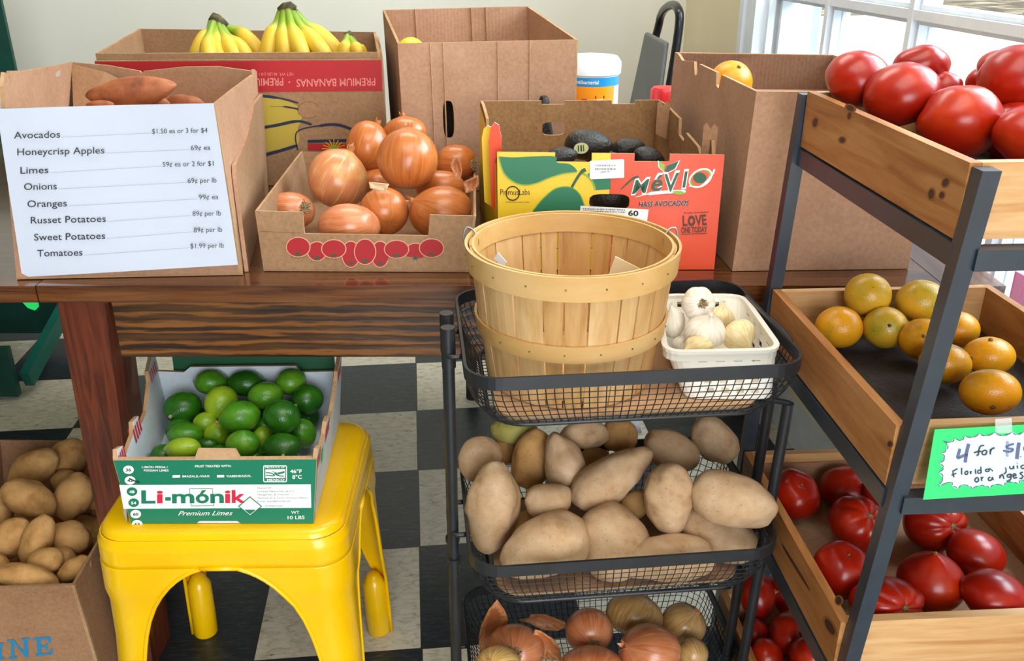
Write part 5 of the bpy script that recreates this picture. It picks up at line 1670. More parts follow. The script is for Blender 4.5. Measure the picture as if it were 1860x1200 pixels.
def shape(kind, rnd):
    o = Vector((rnd.random() * 50, rnd.random() * 50, rnd.random() * 50))
    k1, k2, k3 = rnd.random(), rnd.random(), rnd.random()
    if kind == 'tomato':
        nl = rnd.choice((5, 6, 7))
        def f(t, p):
            v = sph(t, p)
            lob = 1 + (0.035 + 0.03 * k1) * math.cos(nl * p + k2 * 6) * math.sin(t) ** 2 * (0.5 + 0.5 * math.cos(t)) + 0.012 * math.cos(2 * p + k3 * 6) * math.sin(t)
            v *= lob
            z = v.z * (0.80 + 0.1 * k2)
            if t < 0.7: z -= 0.16 * (1 - t / 0.7) ** 2
            return Vector((v.x, v.y, z))
        return grid_sphere(40, 24, f)
    if kind == 'tomato_ribbed':
        nl = 7
        def f(t, p):
            v = sph(t, p)
            g = abs(math.cos(nl * p / 2 + k2 * 6)) ** 0.7
            v *= 1 + (0.13 * (g - 0.7)) * math.sin(t) * max(0.0, math.cos(t) * 0.9 + 0.25)
            v *= 1 + 0.03 * noise.noise(v * 2 + o)
            z = v.z * 0.82
            if t < 0.6: z -= 0.14 * (1 - t / 0.6) ** 2
            return Vector((v.x, v.y, z))
        return grid_sphere(64, 28, f)
    if kind == 'tomato_pointed':
        def f(t, p):
            v = sph(t, p)
            return Vector((v.x * (1 - 0.12 * max(0, v.z)), v.y * (1 - 0.12 * max(0, v.z)), v.z * 0.9 + (0.22 * (1 - t / 0.9) ** 2 if t < 0.9 else 0)))
        return grid_sphere(36, 24, f)
    if kind == 'orange':
        def f(t, p):
            v = sph(t, p)
            v *= 1 + 0.02 * noise.noise(v * 1.4 + o)
            z = v.z * (0.95 + 0.04 * k1)
            if t < 0.3: z -= 0.03 * (1 - t / 0.3) ** 2
            return Vector((v.x, v.y, z))
        return grid_sphere(36, 22, f)
    if kind == 'lime':
        def f(t, p):
            v = sph(t, p)
            v *= 1 + 0.02 * noise.noise(v * 1.5 + o)
            z = v.z * 1.12
            if t < 0.42: z += 0.13 * (1 - t / 0.42) ** 1.5
            if t > PI - 0.3: z -= 0.05 * (1 - (PI - t) / 0.3) ** 1.5
            return Vector((v.x, v.y, z))
        return grid_sphere(32, 24, f)
    if kind == 'onion':
        nr = rnd.choice((12, 14, 16)); nk = 0.05 + 0.10 * k1
        def f(t, p):
            v = sph(t, p)
            r = math.sin(t) ** 0.95 if 0 < t < PI else 0
            z = math.cos(t) * (0.88 + 0.1 * k2)
            if t < 0.5:
                q = (1 - t / 0.5); z += nk * q ** 2.4; r = r * (1 - 0.12 * q)
            if t > PI - 0.35: z += 0.07 * (1 - (PI - t) / 0.35)
            m = 1 + 0.008 * math.cos(nr * p) + 0.03 * noise.noise(v * 1.3 + o)
            return Vector((r * math.cos(p) * m, r * math.sin(p) * m, z))
        return grid_sphere(42, 26, f)
    if kind == 'garlic':
        nl = rnd.choice((5, 6, 7))
        def f(t, p):
            v = sph(t, p)
            r = math.sin(t); z = math.cos(t) * 0.80
            m = 1 + 0.06 * (abs(math.cos(nl * p / 2)) - 0.6) * math.sin(t) + 0.03 * noise.noise(v * 2 + o)
            if t < 0.75:
                q = 1 - t / 0.75; z += 0.42 * q ** 2; r *= 1 - 0.35 * q
            if t > PI - 0.4: z += 0.1 * (1 - (PI - t) / 0.4)
            return Vector((r * math.cos(p) * m, r * math.sin(p) * m, z))
        return grid_sphere(48, 24, f)
    if kind in ('potato', 'potato_round', 'potato_pear', 'sweet'):
        am = {'potato': 0.16, 'potato_round': 0.12, 'potato_pear': 0.14, 'sweet': 0.10}[kind]
        pear = {'potato': 0.10 * (k1 - 0.5), 'potato_round': 0.0, 'potato_pear': 0.30, 'sweet': 0.1 * (k1 - 0.5)}[kind]
        eyes = [sph(math.acos(1 - 2 * rnd.random()), 2 * PI * rnd.random()) for _ in range(9)]
        def f(t, p):
            w = sph(t, p); v = Vector((w.z, w.x, w.y))       # long axis = x
            s_ = v.copy()
            pw = 0.86 if kind != 'sweet' else 1.25
            rr = max(1e-4, math.sqrt(v.y ** 2 + v.z ** 2)); q = rr ** pw / rr
            v.y *= q * (1 + pear * v.x); v.z *= q * (1 + pear * v.x)
            v.y += (0.12 * (k2 - 0.5)) * (1 - s_.x ** 2) * 1.5
            d = am * noise.noise(s_ * 1.1 + o) + 0.4 * am * noise.noise(s_ * 2.6 + o)
            for e in eyes:
                dd = (s_ - e).length
                if dd < 0.22: d -= 0.035 * (1 - dd / 0.22) ** 2
            return v * (1 + d)
        return grid_sphere(36, 24, f)
    if kind == 'avocado':
        def f(t, p):
            w = sph(t, p); v = Vector((w.z, w.x, w.y))
            g = 1 - 0.16 * v.x - 0.05 * v.x * v.x
            return Vector((v.x, v.y * g, v.z * g)) * (1 + 0.015 * noise.noise(v * 6 + o))
        return grid_sphere(36, 24, f)

POLE = {'tomato', 'tomato_ribbed', 'tomato_pointed', 'orange', 'lime', 'onion', 'garlic'}

class Item:
    def __init__(s, label, px, py, a, b, z, ang=0.0, tilt=0.0, kind=None, mat=None, pole=None, **o):
        s.label = label; s.px = px; s.py = py; s.a = a; s.b = b; s.z = z; s.ang = math.radians(ang); s.tilt = math.radians(tilt)
        s.kind = kind; s.mat = mat; s.pole = pole; s.o = o
        s.t = depth(at(px, py, z=z)); s.t0 = s.t
    def geo(s):
        c = CAM + ray(s.px, s.py) * s.t
        A, B = s.a * s.t / FPX, s.b * s.t / FPX
        if A >= B:
            r = B; ax = math.cos(s.ang) * CX + math.sin(s.ang) * CU; L = A - B
        else:
            r = A; ax = -math.sin(s.ang) * CX + math.cos(s.ang) * CU; L = B - A
        if s.tilt:
            ax = ax * math.cos(s.tilt) + CB * math.sin(s.tilt)
            At = math.sqrt(max((r + L) ** 2 - (r * math.sin(s.tilt)) ** 2, r * r)) / math.cos(s.tilt)
            L = max(At - r, 0)
        n = 1 if L < 0.15 * r else 3
        return r, [c + ax * (L * k) for k in ((0,) if n == 1 else (-1, -0.5, 0, 0.5, 1))]

def settle(items, floor=None, walls=(), steps=160, slack=0.93, lim=0.09):
    """let the pieces of one heap slide along their sight lines until they no longer run into each other, the base or the walls"""
    for it in range(steps):
        G = [i.geo() for i in items]
        mv = [0.0] * len(items)
        for a in range(len(items)):
            ra, ca = G[a]
            for b in range(a + 1, len(items)):
                rb, cb = G[b]
                if (ca[len(ca) // 2] - cb[len(cb) // 2]).length > (ra + rb) * 4: continue
                worst = 0; n = None
                for p in ca:
                    for q in cb:
                        d = (p - q).length; ov = (ra + rb) * slack - d
                        if ov > worst: worst = ov; n = (p - q) / max(d, 1e-6)
                if n is not None:
                    f = n.dot(-CB)                       # > 0 : a lies deeper than b
                    if abs(f) < 0.12: f = 0.12 if items[a].t >= items[b].t else -0.12
                    m = 0.35 * worst * (1 if f > 0 else -1) / max(abs(f), 0.35)
                    mv[a] += m * 0.5; mv[b] -= m * 0.5
        for k, i in enumerate(items):
            r, c = G[k]
            rd = ray(i.px, i.py)
            if floor is not None:
                low = min(p.z for p in c) - r * 0.97
                if low < floor: mv[k] -= 0.6 * (floor - low) / abs(rd.z) if rd.z < -0.05 else 0
            for (wp, wn) in walls:
                dd = min((p - wp).dot(wn) for p in c) - r
                g = rd.dot(wn)
                if dd < 0 and abs(g) > 0.2: mv[k] += 0.5 * (-dd) / g
        for k, i in enumerate(items):
            i.t = min(max(i.t + max(-0.01, min(0.01, mv[k])), i.t0 - lim), i.t0 + lim)

NAMES = {'tomato': 'tomato', 'tomato_ribbed': 'tomato', 'tomato_pointed': 'tomato', 'orange': 'orange', 'lime': 'lime', 'onion': 'onion', 'garlic': 'garlic_bulb',
         'potato': 'potato', 'potato_round': 'potato', 'potato_pear': 'potato', 'sweet': 'sweet_potato', 'avocado': 'avocado'}
CATS = {'garlic_bulb': 'garlic', 'sweet_potato': 'sweet potato'}

def grow(i, group, name=None, seed=0):
    rnd = random.Random(seed * 977 + int(i.px * 13 + i.py * 7))
    V, F, U = shape(i.kind, rnd)
    A, B = i.a * i.t / FPX, i.b * i.t / FPX
    c = CAM + ray(i.px, i.py) * i.t
    marks = {}
    if i.kind in POLE:
        pd = i.pole or (rnd.uniform(-.5, .5), rnd.uniform(-.9, .2), -0.7)
        d = Vector(pd).normalized()
        R = Vector((0, 0, 1)).rotation_difference(d).to_matrix() @ Matrix.Rotation(rnd.random() * 6, 3, 'Z')
        ir = Matrix.Rotation(-i.ang, 3, 'Z')
        W = [ir @ (R @ v) for v in V]
        xs = [v.x for v in W]; ys = [v.y for v in W]; zs = [v.z for v in W]
        cx, cy, cz = (max(xs) + min(xs)) / 2, (max(ys) + min(ys)) / 2, (max(zs) + min(zs)) / 2
        sx, sy, sz = 2 / (max(xs) - min(xs)), 2 / (max(ys) - min(ys)), 2 / (max(zs) - min(zs))
        D = (A + B) / 2
        S = lambda v: Vector(((v.x - cx) * sx * A, (v.y - cy) * sy * B, (v.z - cz) * sz * D))
        inv = Matrix.Rotation(i.ang, 3, 'Z')
        L2W = lambda v: c + CM @ (inv @ S(v))
        W = [L2W(v) for v in W]
        marks['top'] = W[0]; marks['bot'] = W[-1]
        marks['topn'] = (CM @ d); marks['botn'] = -(CM @ d)
    else:
        long_x = A >= B
        r = min(A, B); Lh = max(A, B)
        ang = i.ang if long_x else i.ang + PI / 2
        if i.o.get('flip'): ang += PI
        if i.tilt:
            Lh = math.sqrt(max(Lh ** 2 - (r * math.sin(i.tilt)) ** 2, r * r)) / math.cos(i.tilt)
        xs = [v.x for v in V]; ys = [v.y for v in V]; zs = [v.z for v in V]
        c0 = Vector(((max(xs) + min(xs)) / 2, (max(ys) + min(ys)) / 2, (max(zs) + min(zs)) / 2))
        s0 = Vector((2 / (max(xs) - min(xs)) * Lh, 2 / (max(ys) - min(ys)) * r, 2 / (max(zs) - min(zs)) * r * i.o.get('thick', 0.92)))
        T = Matrix.Rotation(ang, 3, 'Z') @ Matrix.Rotation(-i.tilt * (-1 if i.o.get('flip') else 1), 3, 'Y')
        W = [c + CM @ (T @ Vector(((v.x - c0.x) * s0.x, (v.y - c0.y) * s0.y, (v.z - c0.z) * s0.z))) for v in V]
        marks['top'] = W[0]; marks['topn'] = CM @ (T @ Vector((1, 0, 0)))
    mb = MB(); mb.add(W, F, i.mat, U)
    nm = name or NAMES[i.kind]
    o = obj(nm, mb, None, c, smooth=True, fix=False)
    tag(o, i.label, CATS.get(nm, nm), group)
    R_ = (A + B) / 2
    def facing(n): return n.dot(CB) > 0.05
    if i.kind.startswith('tomato') and i.pole and i.pole[2] > 0 and not i.o.get('blossom'):
        stem_disc(o, marks['top'], marks['topn'], R_ * 0.13, 'stem_brown', 7)
    if i.kind.startswith('tomato') and i.o.get('blossom'):
        stem_disc(o, marks['top'], marks['topn'], R_ * 0.05, 'stem_brown', 5)
    if i.kind == 'orange' and i.pole and i.pole[2] > 0:
        stem_disc(o, marks['top'], marks['topn'], R_ * 0.10, 'stem_brown', 6)
    if i.kind == 'lime' and i.o.get('stem'):
        stem_disc(o, marks['top'] if i.o['stem'] == 1 else marks['bot'], marks['topn'] if i.o['stem'] == 1 else marks['botn'], R_ * 0.11, 'dry_root', 6)
    if i.kind == 'onion':
        if i.o.get('roots'): roots(o, marks['bot'], marks['botn'], R_, rnd)
        if i.o.get('neck', True) and i.pole and (facing(marks['topn']) or i.pole[1] > 0.75): neck(o, marks['top'], marks['topn'], R_, rnd)
    if i.kind == 'garlic':
        if facing(marks['botn']): roots(o, marks['bot'], marks['botn'], R_, rnd, 0.9)
        else: neck(o, marks['top'], marks['topn'], R_, rnd, 'garlic_skin', 0.7)
    if i.kind == 'avocado' and i.o.get('sticker'):
        sx, sy, q = i.o['sticker']
        rd = ray(sx, sy)
        vs = sorted(W, key=lambda p: ((p - CAM) - rd * (p - CAM).dot(rd) / rd.dot(rd)).length + (0.5 if (p - c).dot(CB) < 0 else 0))[:4]
        pt = sum(vs, Vector()) / 4; n = ((pt - c).normalized() + CB * 0.6).normalized()
        e1 = n.cross(CU).normalized() * -1; e2 = n.cross(e1)
        m = MB(); ring = [pt + n * 0.0012 + e1 * (q * math.cos(2 * PI * k / 20)) + e2 * (q * 0.72 * math.sin(2 * PI * k / 20)) for k in range(20)]
        m.add(ring, [tuple(range(20))], 'sticker')
        for k, w in ((-0.45, 0.16), (-0.1, 0.2), (0.25, 0.14)):
            m.add([pt + n * 0.0016 + e1 * (q * (k + a)) + e2 * (q * b) for a, b in ((0, -0.4), (w, -0.4), (w, 0.4), (0, 0.4))], [(0, 1, 2, 3)], 'print_dark_green')
        obj('sticker', m, o)
    return o

def basis(n):
    a = n.orthogonal().normalized(); return a, n.cross(a)

def stem_disc(o, p, n, r, mat, k):
    a, b = basis(n); m = MB()
    V = [p + n * 0.0035]
    for j in range(k * 2):
        q = r * (1.0 if j % 2 == 0 else 0.62); t = PI * j / k
        V.append(p + n * 0.0022 + a * (q * math.cos(t)) + b * (q * math.sin(t)))
    L = len(V)
    for j in range(k * 2):
        q = r * 0.8; t = PI * j / k
        V.append(p - n * 0.003 + a * (q * math.cos(t)) + b * (q * math.sin(t)))
    F = [(0, 1 + j, 1 + (j + 1) % (2 * k)) for j in range(2 * k)] + [(1 + j, L + j, L + (j + 1) % (2 * k), 1 + (j + 1) % (2 * k)) for j in range(2 * k)]
    m.add(V, F, mat)
    return obj('stem_scar', m, o)

def roots(o, p, n, R, rnd, sc=1.0):
    a, b = basis(n); m = MB()
    m.lathe([(0, R * 0.05), (R * 0.17 * sc, R * 0.04), (R * 0.24 * sc, -R * 0.04)], p, 'dry_root', 14, Matrix((a, b, n)).transposed())
    for k in range(70):
        t = rnd.random() * 2 * PI; q = rnd.random() ** 0.6 * R * 0.24 * sc; ln = R * sc * rnd.uniform(0.18, 0.40)
        p0 = p + a * (q * math.cos(t)) + b * (q * math.sin(t)) - n * (R * 0.02)
        d = (n * rnd.uniform(0.5, 1.0) + a * rnd.uniform(-.9, .9) + b * rnd.uniform(-.9, .9)).normalized()
        p1 = p0 + d * ln * 0.5 + n * (R * 0.04); p2 = p1 + (d + (a * rnd.uniform(-1, 1) + b * rnd.uniform(-1, 1)) * 0.8).normalized() * ln * 0.5
        m.tube([p0, p1, p2], [0.0009, 0.0007, 0.0004], 'dry_root', 4, caps=False)
    return obj('roots', m, o)

def neck(o, p, n, R, rnd, mat='onion_flake', sc=1.0):
    a, b = basis(n); m = MB()
    for k in range(6):
        t = 2 * PI * k / 6 + rnd.random(); h = R * rnd.uniform(0.16, 0.34) * sc; w = R * 0.10
        d0 = a * math.cos(t) + b * math.sin(t); d1 = -a * math.sin(t) + b * math.cos(t)
        q = p - n * R * 0.10 + d0 * R * 0.07
        sp = rnd.uniform(0.1, 0.9) * R * 0.2
        V = [q - d1 * w, q + d1 * w, q + d1 * w * 0.7 + n * h * 0.6 + d0 * sp * 0.5, q + n * h + d0 * sp, q - d1 * w * 0.6 + n * h * 0.5 + d0 * sp * 0.4]
        m.add(V, [(0, 1, 2, 4), (4, 2, 3)], mat, [[(0, 0), (1, 0), (1, .6), (0, .6)], [(0, .6), (1, .6), (.5, 1)]])
    return obj('neck', m, o)

def proj(p):
    v = Vector(p) - CAM; d = -v.dot(CB)
    return 930 + v.dot(CX) / d * FPX, 600 - v.dot(CU) / d * FPX, d

def bottom_layer(kind, mat, label, group, items, quad, z, r, nx, ny, spare=0.82):
    """the layer under the pieces in view: whatever fits between them"""
    rnd = random.Random(int(z * 1e4)); taken = [i.geo() for i in items]; k = 0
    a, b, c, d = (Vector(q) for q in quad)
    mu, mv = r / (b - a).length, r / (d - a).length
    for j in range(ny):
        for i in range(nx):
            u, v = (i + 0.5 + (0.25 if j % 2 else -0.25) * (nx > 2)) / nx, (j + 0.5) / ny
            u = min(max(u, mu), 1 - mu); v = min(max(v, mv), 1 - mv)
            p = a.lerp(b, u).lerp(d.lerp(c, u), v); p.z = z
            if any((p - q).length < (r + R) * spare for R, cs in taken for q in cs): continue
            px, py, dd = proj(p)
            it = Item(label, px, py, r / dd * FPX, r / dd * FPX * 0.93, z, rnd.uniform(-40, 40), kind=kind, mat=mat); it.t = dd
            grow(it, group, seed=900 + k); k += 1

def heap(items, group, floor, walls=(), **kw):
    settle(items, floor, walls, **kw)
    return [grow(i, group, seed=k) for k, i in enumerate(items)]

I = Item
def seq(kind, mat, rows):
    out = []
    for r in rows:
        label, px, py, a, b, z, *rest = r
        kw = dict(kind=kind, mat=mat)
        ang = rest[0] if rest else 0
        if len(rest) > 1: kw.update(rest[1])
        out.append(Item(label, px, py, a, b, z, ang, **kw))
    return out
def wall_of(p, n): return (Vector(p), Vector(n).normalized())

# --- limes
LF = LZ + 0.005
limes = seq('lime', 'lime_green', [
    ('dark green lime with a pale star-shaped stem end, beside the carton side wall', 332, 740, 33, 30, LF + .05, 0, dict(mat='lime_dark', pole=(-.25, -.35, .9), stem=1)),
    ('green lime with a yellow patch, lying along the carton rear wall', 382, 694, 31, 23, LF + .05, 5, dict(pole=(-1, .1, .1))),
    ('very dark lime in the middle of the carton rear row', 448, 696, 34, 24, LF + .05, -10, dict(mat='lime_dark', pole=(1, .2, -.1))),
    ('yellow-green lime behind the glossy lime in the heap middle', 402, 731, 31, 30, LF + .05, 40, dict(mat='lime_yellow', pole=(-.3, -.6, .6))),
    ('mid green lime with its nipple pointing down, behind the largest lime', 483, 718, 32, 25, LF + .052, 0, dict(pole=(-.2, -.8, .6))),
    ('light green lime in the far corner of the carton', 528, 693, 28, 24, LF + .05, 0, dict(pole=(.3, .4, -.6))),
    ('dark lime with a pale stem button facing out, by the far carton side', 559, 725, 28, 28, LF + .05, 0, dict(mat='lime_dark', pole=(-.45, -.25, .85), stem=1)),
    ('glossy green lime on top of the heap centre with its tip pointing sideways', 435, 757, 37, 30, LF + .072, 0, dict(pole=(-.95, -.25, .2), stem=1)),
    ('largest dark lime on top of the heap beside the glossy lime', 513, 757, 36, 31, LF + .070, -8, dict(mat='lime_dark', pole=(.95, -.3, .1))),
    ('small yellowish lime deep between the star-ended lime and the glossy lime', 373, 770, 22, 22, LF + .035, 0, dict(mat='lime_yellow')),
    ('green lime low beside the carton side wall, below the star-ended lime', 336, 790, 33, 24, LF + .04, 0, dict(pole=(-1, 0, .1))),
    ('bright yellow-green lime against the carton front wall', 331, 814, 33, 20, LF + .05, 5, dict(mat='lime_yellow', pole=(-1, 0, .2))),
    ('pale green lime below the glossy lime in the lower layer', 395, 789, 25, 23, LF + .035, 0, dict(mat='lime_yellow')),
    ('green lime with upturned tip behind the front tab of the carton', 441, 807, 31, 27, LF + .05, 0, dict(pole=(.1, .8, .45))),
    ('small yellow lime showing between three dark limes near the front', 479, 795, 20, 22, LF + .035, 0, dict(mat='lime_yellow')),
    ('dark rough lime at the carton front near its far side', 512, 812, 35, 26, LF + .05, 0, dict(mat='lime_dark', pole=(.2, -.3, .8), stem=1)),
    ('mid green lime squeezed against the far carton side below the largest lime', 550, 787, 24, 28, LF + .045, 0, dict()),
    ('very dark lime deep behind the front tab of the carton', 376, 808, 20, 14, LF + .035, 0, dict(mat='lime_dark')),
])
heap(limes, 'limes in the carton', LF, [wall_of(LP['front'].p(.5, .5, -.006), (0, 1, 0)), wall_of(LP['back'].p(.5, .5, -.006), (0, -1, 0))], lim=0.07)

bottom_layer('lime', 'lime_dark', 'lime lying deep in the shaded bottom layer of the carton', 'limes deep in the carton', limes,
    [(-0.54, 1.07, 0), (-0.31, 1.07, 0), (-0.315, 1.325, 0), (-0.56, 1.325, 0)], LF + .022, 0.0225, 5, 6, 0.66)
# --- onions in the printed tray
OF = T0 + 0.005
onions = seq('onion', 'onion_copper', [
    ('large onion with peeling yellow top, resting high on the near onions of the tray', 614, 325, 54, 54, .83, 0, dict(mat='onion_peeling', pole=(.45, .85, .25))),
    ('big coppery onion at the back of the tray, partly behind the topmost onion', 669, 265, 40, 45, .86, 0, dict(pole=(.35, .9, -.3))),
    ('onion mostly hidden behind the topmost onion of the tray', 736, 240, 40, 30, .87, 0, dict(pole=(-.1, 1, .1))),
    ('topmost large round onion of the printed tray', 740, 287, 55, 57, .87, 0, dict(pole=(.05, 1, .2))),
    ('orange-brown onion with roots facing the avocado carton', 829, 296, 38, 33, .835, 0, dict(mat='onion_copper', pole=(-.85, .1, -.45), roots=1)),
    ('flat onion with a bushy root end, in the near corner of the tray', 528, 383, 44, 34, .79, 0, dict(mat='onion_pink', pole=(-.75, -.1, -.65), roots=1)),
    ('smooth onion with a single crease at the tray front notch', 634, 410, 56, 40, .795, 0, dict(mat='onion_pink', pole=(-.9, -.1, -.35), neck=False)),
    ('copper onion under the topmost one, in the middle of the tray', 698, 384, 45, 43, .80, 20, dict(pole=(-.3, .7, -.6))),
    ('wide golden onion with a ragged tip, at the tray front beside the wooden basket', 801, 385, 58, 47, .80, 0, dict(pole=(-.85, .4, .35))),
    ('onion deep in the tray gap below the topmost onion', 683, 330, 36, 24, .80, 0, dict(pole=(.5, .6, -.5))),
    ('onion half buried behind the golden ragged-tipped onion', 800, 340, 46, 30, .81, 0, dict(pole=(.7, .2, -.6))),
])
heap(onions, 'onions in the printed tray', OF, [wall_of((0, 1.295, 0), (0, 1, 0)), wall_of((0, 1.66, 0), (0, -1, 0))], slack=0.9)

bottom_layer('onion', 'onion_copper', 'onion lying deep in the shaded bottom layer of the printed tray', 'onions deep in the tray', onions,
    [(-0.36, 1.32, 0), (-0.085, 1.32, 0), (-0.10, 1.64, 0), (-0.37, 1.64, 0)], OF + .042, 0.042, 3, 4)
def flake(label, pts, Y=None, z=None, mat='onion_flake', curl=0.012, group=None):
    """dry onion skin: outline in the picture, cupped, a millimetre thick"""
    q = [at(x, y, Y=Y) if Y else at(x, y, z=z) for x, y in pts]
    c = sum(q, Vector()) / len(q)
    n = (q[1] - q[0]).cross(q[2] - q[0]).normalized()
    if n.dot(CB) < 0: n = -n
    V = [c - n * curl]; mid = [c.lerp(p, 0.55) - n * curl * 0.6 for p in q]
    V += mid + q; L = len(q)
    F = [(0, 1 + i, 1 + (i + 1) % L) for i in range(L)] + [(1 + i, 1 + L + i, 1 + L + (i + 1) % L, 1 + (i + 1) % L) for i in range(L)]
    m = MB(); m.add(V, F, mat, [[(0.5, 0.5)] * 3] * L + [[(i / L, 0.4), (i / L, 1), ((i + 1) / L, 1), ((i + 1) / L, 0.4)] for i in range(L)])
    o = obj('onion_skin', m, smooth=True); o.modifiers.new('thick', 'SOLIDIFY').thickness = 0.0006
    return tag(o, label, 'onion skin', group)
flake('dry onion skin scrap beside the avocado carton on the tray onions', [(842, 330), (868, 318), (871, 334), (862, 345), (845, 352)], Y=1.36)
flake('pale torn onion skin flake between the tray onions', [(670, 330), (690, 332), (707, 334), (700, 349), (672, 342)], Y=1.37, mat='onion_flake_pale', curl=0.004)
flake('upright curled onion skin flake on the onion tray edge', [(818, 300), (824, 284), (834, 284), (840, 310), (836, 330), (826, 322)], Y=1.375)

# --- onions in the bottom basket of the cart
zB = BAS[2][1] + 0.002
on2 = seq('onion', 'onion_pink', [
    ('onion with a white root tuft facing out, under loose skins in the bottom basket', 935, 1178, 54, 44, .215, 0, dict(mat='onion_pink', pole=(.05, -.15, -1), roots=1)),
    ('small onion with peeling pinkish face and wispy roots, bottom basket', 1070, 1145, 44, 41, .225, 0, dict(mat='onion_pink', pole=(-.1, .3, -.85), roots=1)),
    ('pale tan smooth onion at the back of the bottom basket', 1152, 1117, 52, 39, .225, -5, dict(mat='onion_tan', pole=(.5, .8, -.3), neck=False)),
    ('brown onion with ragged dark neck at the basket rear, beside the pale tan onion', 1242, 1133, 41, 37, .215, 0, dict(mat='onion_tan', pole=(.5, .7, .35))),
    ('large pink-brown onion with a frayed neck in the middle of the bottom basket', 1180, 1182, 56, 48, .235, 0, dict(mat='onion_pink', pole=(-.85, .35, .4))),
    ('small tan onion with dark neck at the basket corner, cut by the photo edge', 1258, 1188, 29, 30, .22, 0, dict(mat='onion_tan', pole=(.3, -.4, .85))),
    ('copper onion at the very bottom of the photo, between two larger onions', 1074, 1212, 58, 38, .225, 0, dict(pole=(.2, .3, -.9))),
    ('whitish half-peeled onion at the front of the bottom basket', 905, 1212, 44, 38, .245, 0, dict(mat='onion_peeled', pole=(-.3, .5, .8))),
])
heap(on2, 'onions in the bottom basket', zB, slack=0.9, lim=0.07)
flake('pointed onion skin standing upright beside the cart post', [(869, 1158), (874, 1134), (888, 1106), (903, 1088), (917, 1108), (923, 1124), (915, 1150), (896, 1178), (872, 1190)], Y=1.10, curl=0.016)
flake('curved boat-shaped onion skin over the dark back of the bottom basket', [(938, 1125), (958, 1124), (965, 1115), (990, 1115), (1026, 1128), (1027, 1138), (1012, 1146), (984, 1143), (960, 1131)], Y=1.15, curl=0.012)
flake('streaked onion skin folded over the root-tufted onion', [(966, 1158), (972, 1142), (984, 1146), (1006, 1160), (1018, 1178), (1020, 1200), (988, 1196), (972, 1178)], Y=1.06, curl=0.01)

# --- potatoes in the middle basket
zM = BAS[1][1] + 0.006
pots = seq('potato', 'potato_skin', [
    ('long upright russet potato beside the cart post in the middle basket', 896, 918, 87, 51, .500, 80, dict(tilt=18)),
    ('round pale potato above the long upright one beside the cart post', 871, 833, 42, 38, .525, 70, dict(kind='potato_round')),
    ('greenish potato at the back of the middle basket', 934, 781, 43, 26, .535, 5, dict(mat='potato_green')),
    ('dull brown potato leaning behind the speckled egg-shaped potato', 967, 833, 56, 37, .505, 72, dict(mat='potato_brown')),
    ('speckled pale egg-shaped potato standing above the small round one', 1022, 836, 54, 38, .525, 108, dict(kind='potato_pear', flip=1)),
    ('brown oval potato lying high at the back, below the wooden basket', 1061, 788, 45, 29, .54, 4, dict()),
    ('grey-brown potato at the back, next to a white tag', 1127, 789, 31, 32, .53, 90, dict(mat='potato_brown')),
    ('long smooth potato lying diagonally in the heap centre', 1113, 868, 86, 43, .53, 33, dict(kind='potato_pear', flip=1)),
    ('rounded potato behind the diagonal one at the back', 1220, 818, 52, 36, .525, -22, dict(kind='potato_round')),
    ('potato standing tilted at the rear corner of the middle basket', 1296, 797, 51, 37, .53, -52, dict()),
    ('small round potato in front of the speckled egg-shaped one', 996, 911, 43, 34, .512, 4, dict(kind='potato_round')),
    ('barrel-shaped potato with a scaly end, centre of the near slope', 1216, 904, 67, 47, .515, 93, dict(tilt=15)),
    ('big knobbly potato overhanging the basket corner by the tomato trays', 1331, 909, 80, 50, .525, -18, dict()),
    ('pear-shaped potato lying behind the basket rim near the cart post', 988, 992, 86, 56, .462, 22, dict(kind='potato_pear')),
    ('plump creased potato behind the middle of the basket rim', 1112, 982, 66, 70, .468, 25, dict(kind='potato_round')),
    ('long potato low along the basket rim, partly behind wires', 1210, 1014, 88, 44, .450, 3, dict()),
    ('potato slanting down behind the rim near the basket corner', 1302, 970, 74, 46, .47, -26, dict()),
    ('small brown potato wedged under the greenish one', 921, 818, 22, 24, .49, 60, dict(mat='potato_brown')),
    ('dark potato glimpsed in the gap above the diagonal one', 1080, 836, 30, 24, .48, 0, dict(mat='potato_brown')),
    ('dark potato glimpsed deep below the diagonal one', 1152, 917, 34, 26, .47, 20, dict(mat='potato_brown')),
    ('brown potato deep between the long upright one and the pear-shaped one', 958, 953, 32, 26, .455, 40, dict(mat='potato_brown')),
])
PW_ = [wall_of(kp(0, -0.122, 0), KM.to_3x3() @ Vector((0, 1, 0))), wall_of(kp(0, 0.150, 0), KM.to_3x3() @ Vector((0, -1, 0)))]
heap(pots, 'potatoes in the middle basket', zM, PW_, slack=0.88, lim=0.09)
mb = MB(); q = [at(1150, 762, Y=1.17), at(1160, 762, Y=1.17), at(1166, 786, Y=1.17), at(1154, 788, Y=1.17)]
mb.add(q + [p + Vector((0, .001, 0)) for p in q], [(0, 1, 2, 3), (7, 6, 5, 4), (0, 4, 5, 1), (1, 5, 6, 2), (2, 6, 7, 3), (3, 7, 4, 0)], 'paper')
tag(obj('paper_tag', mb), 'small white tag standing behind the potatoes in the middle basket', 'tag')

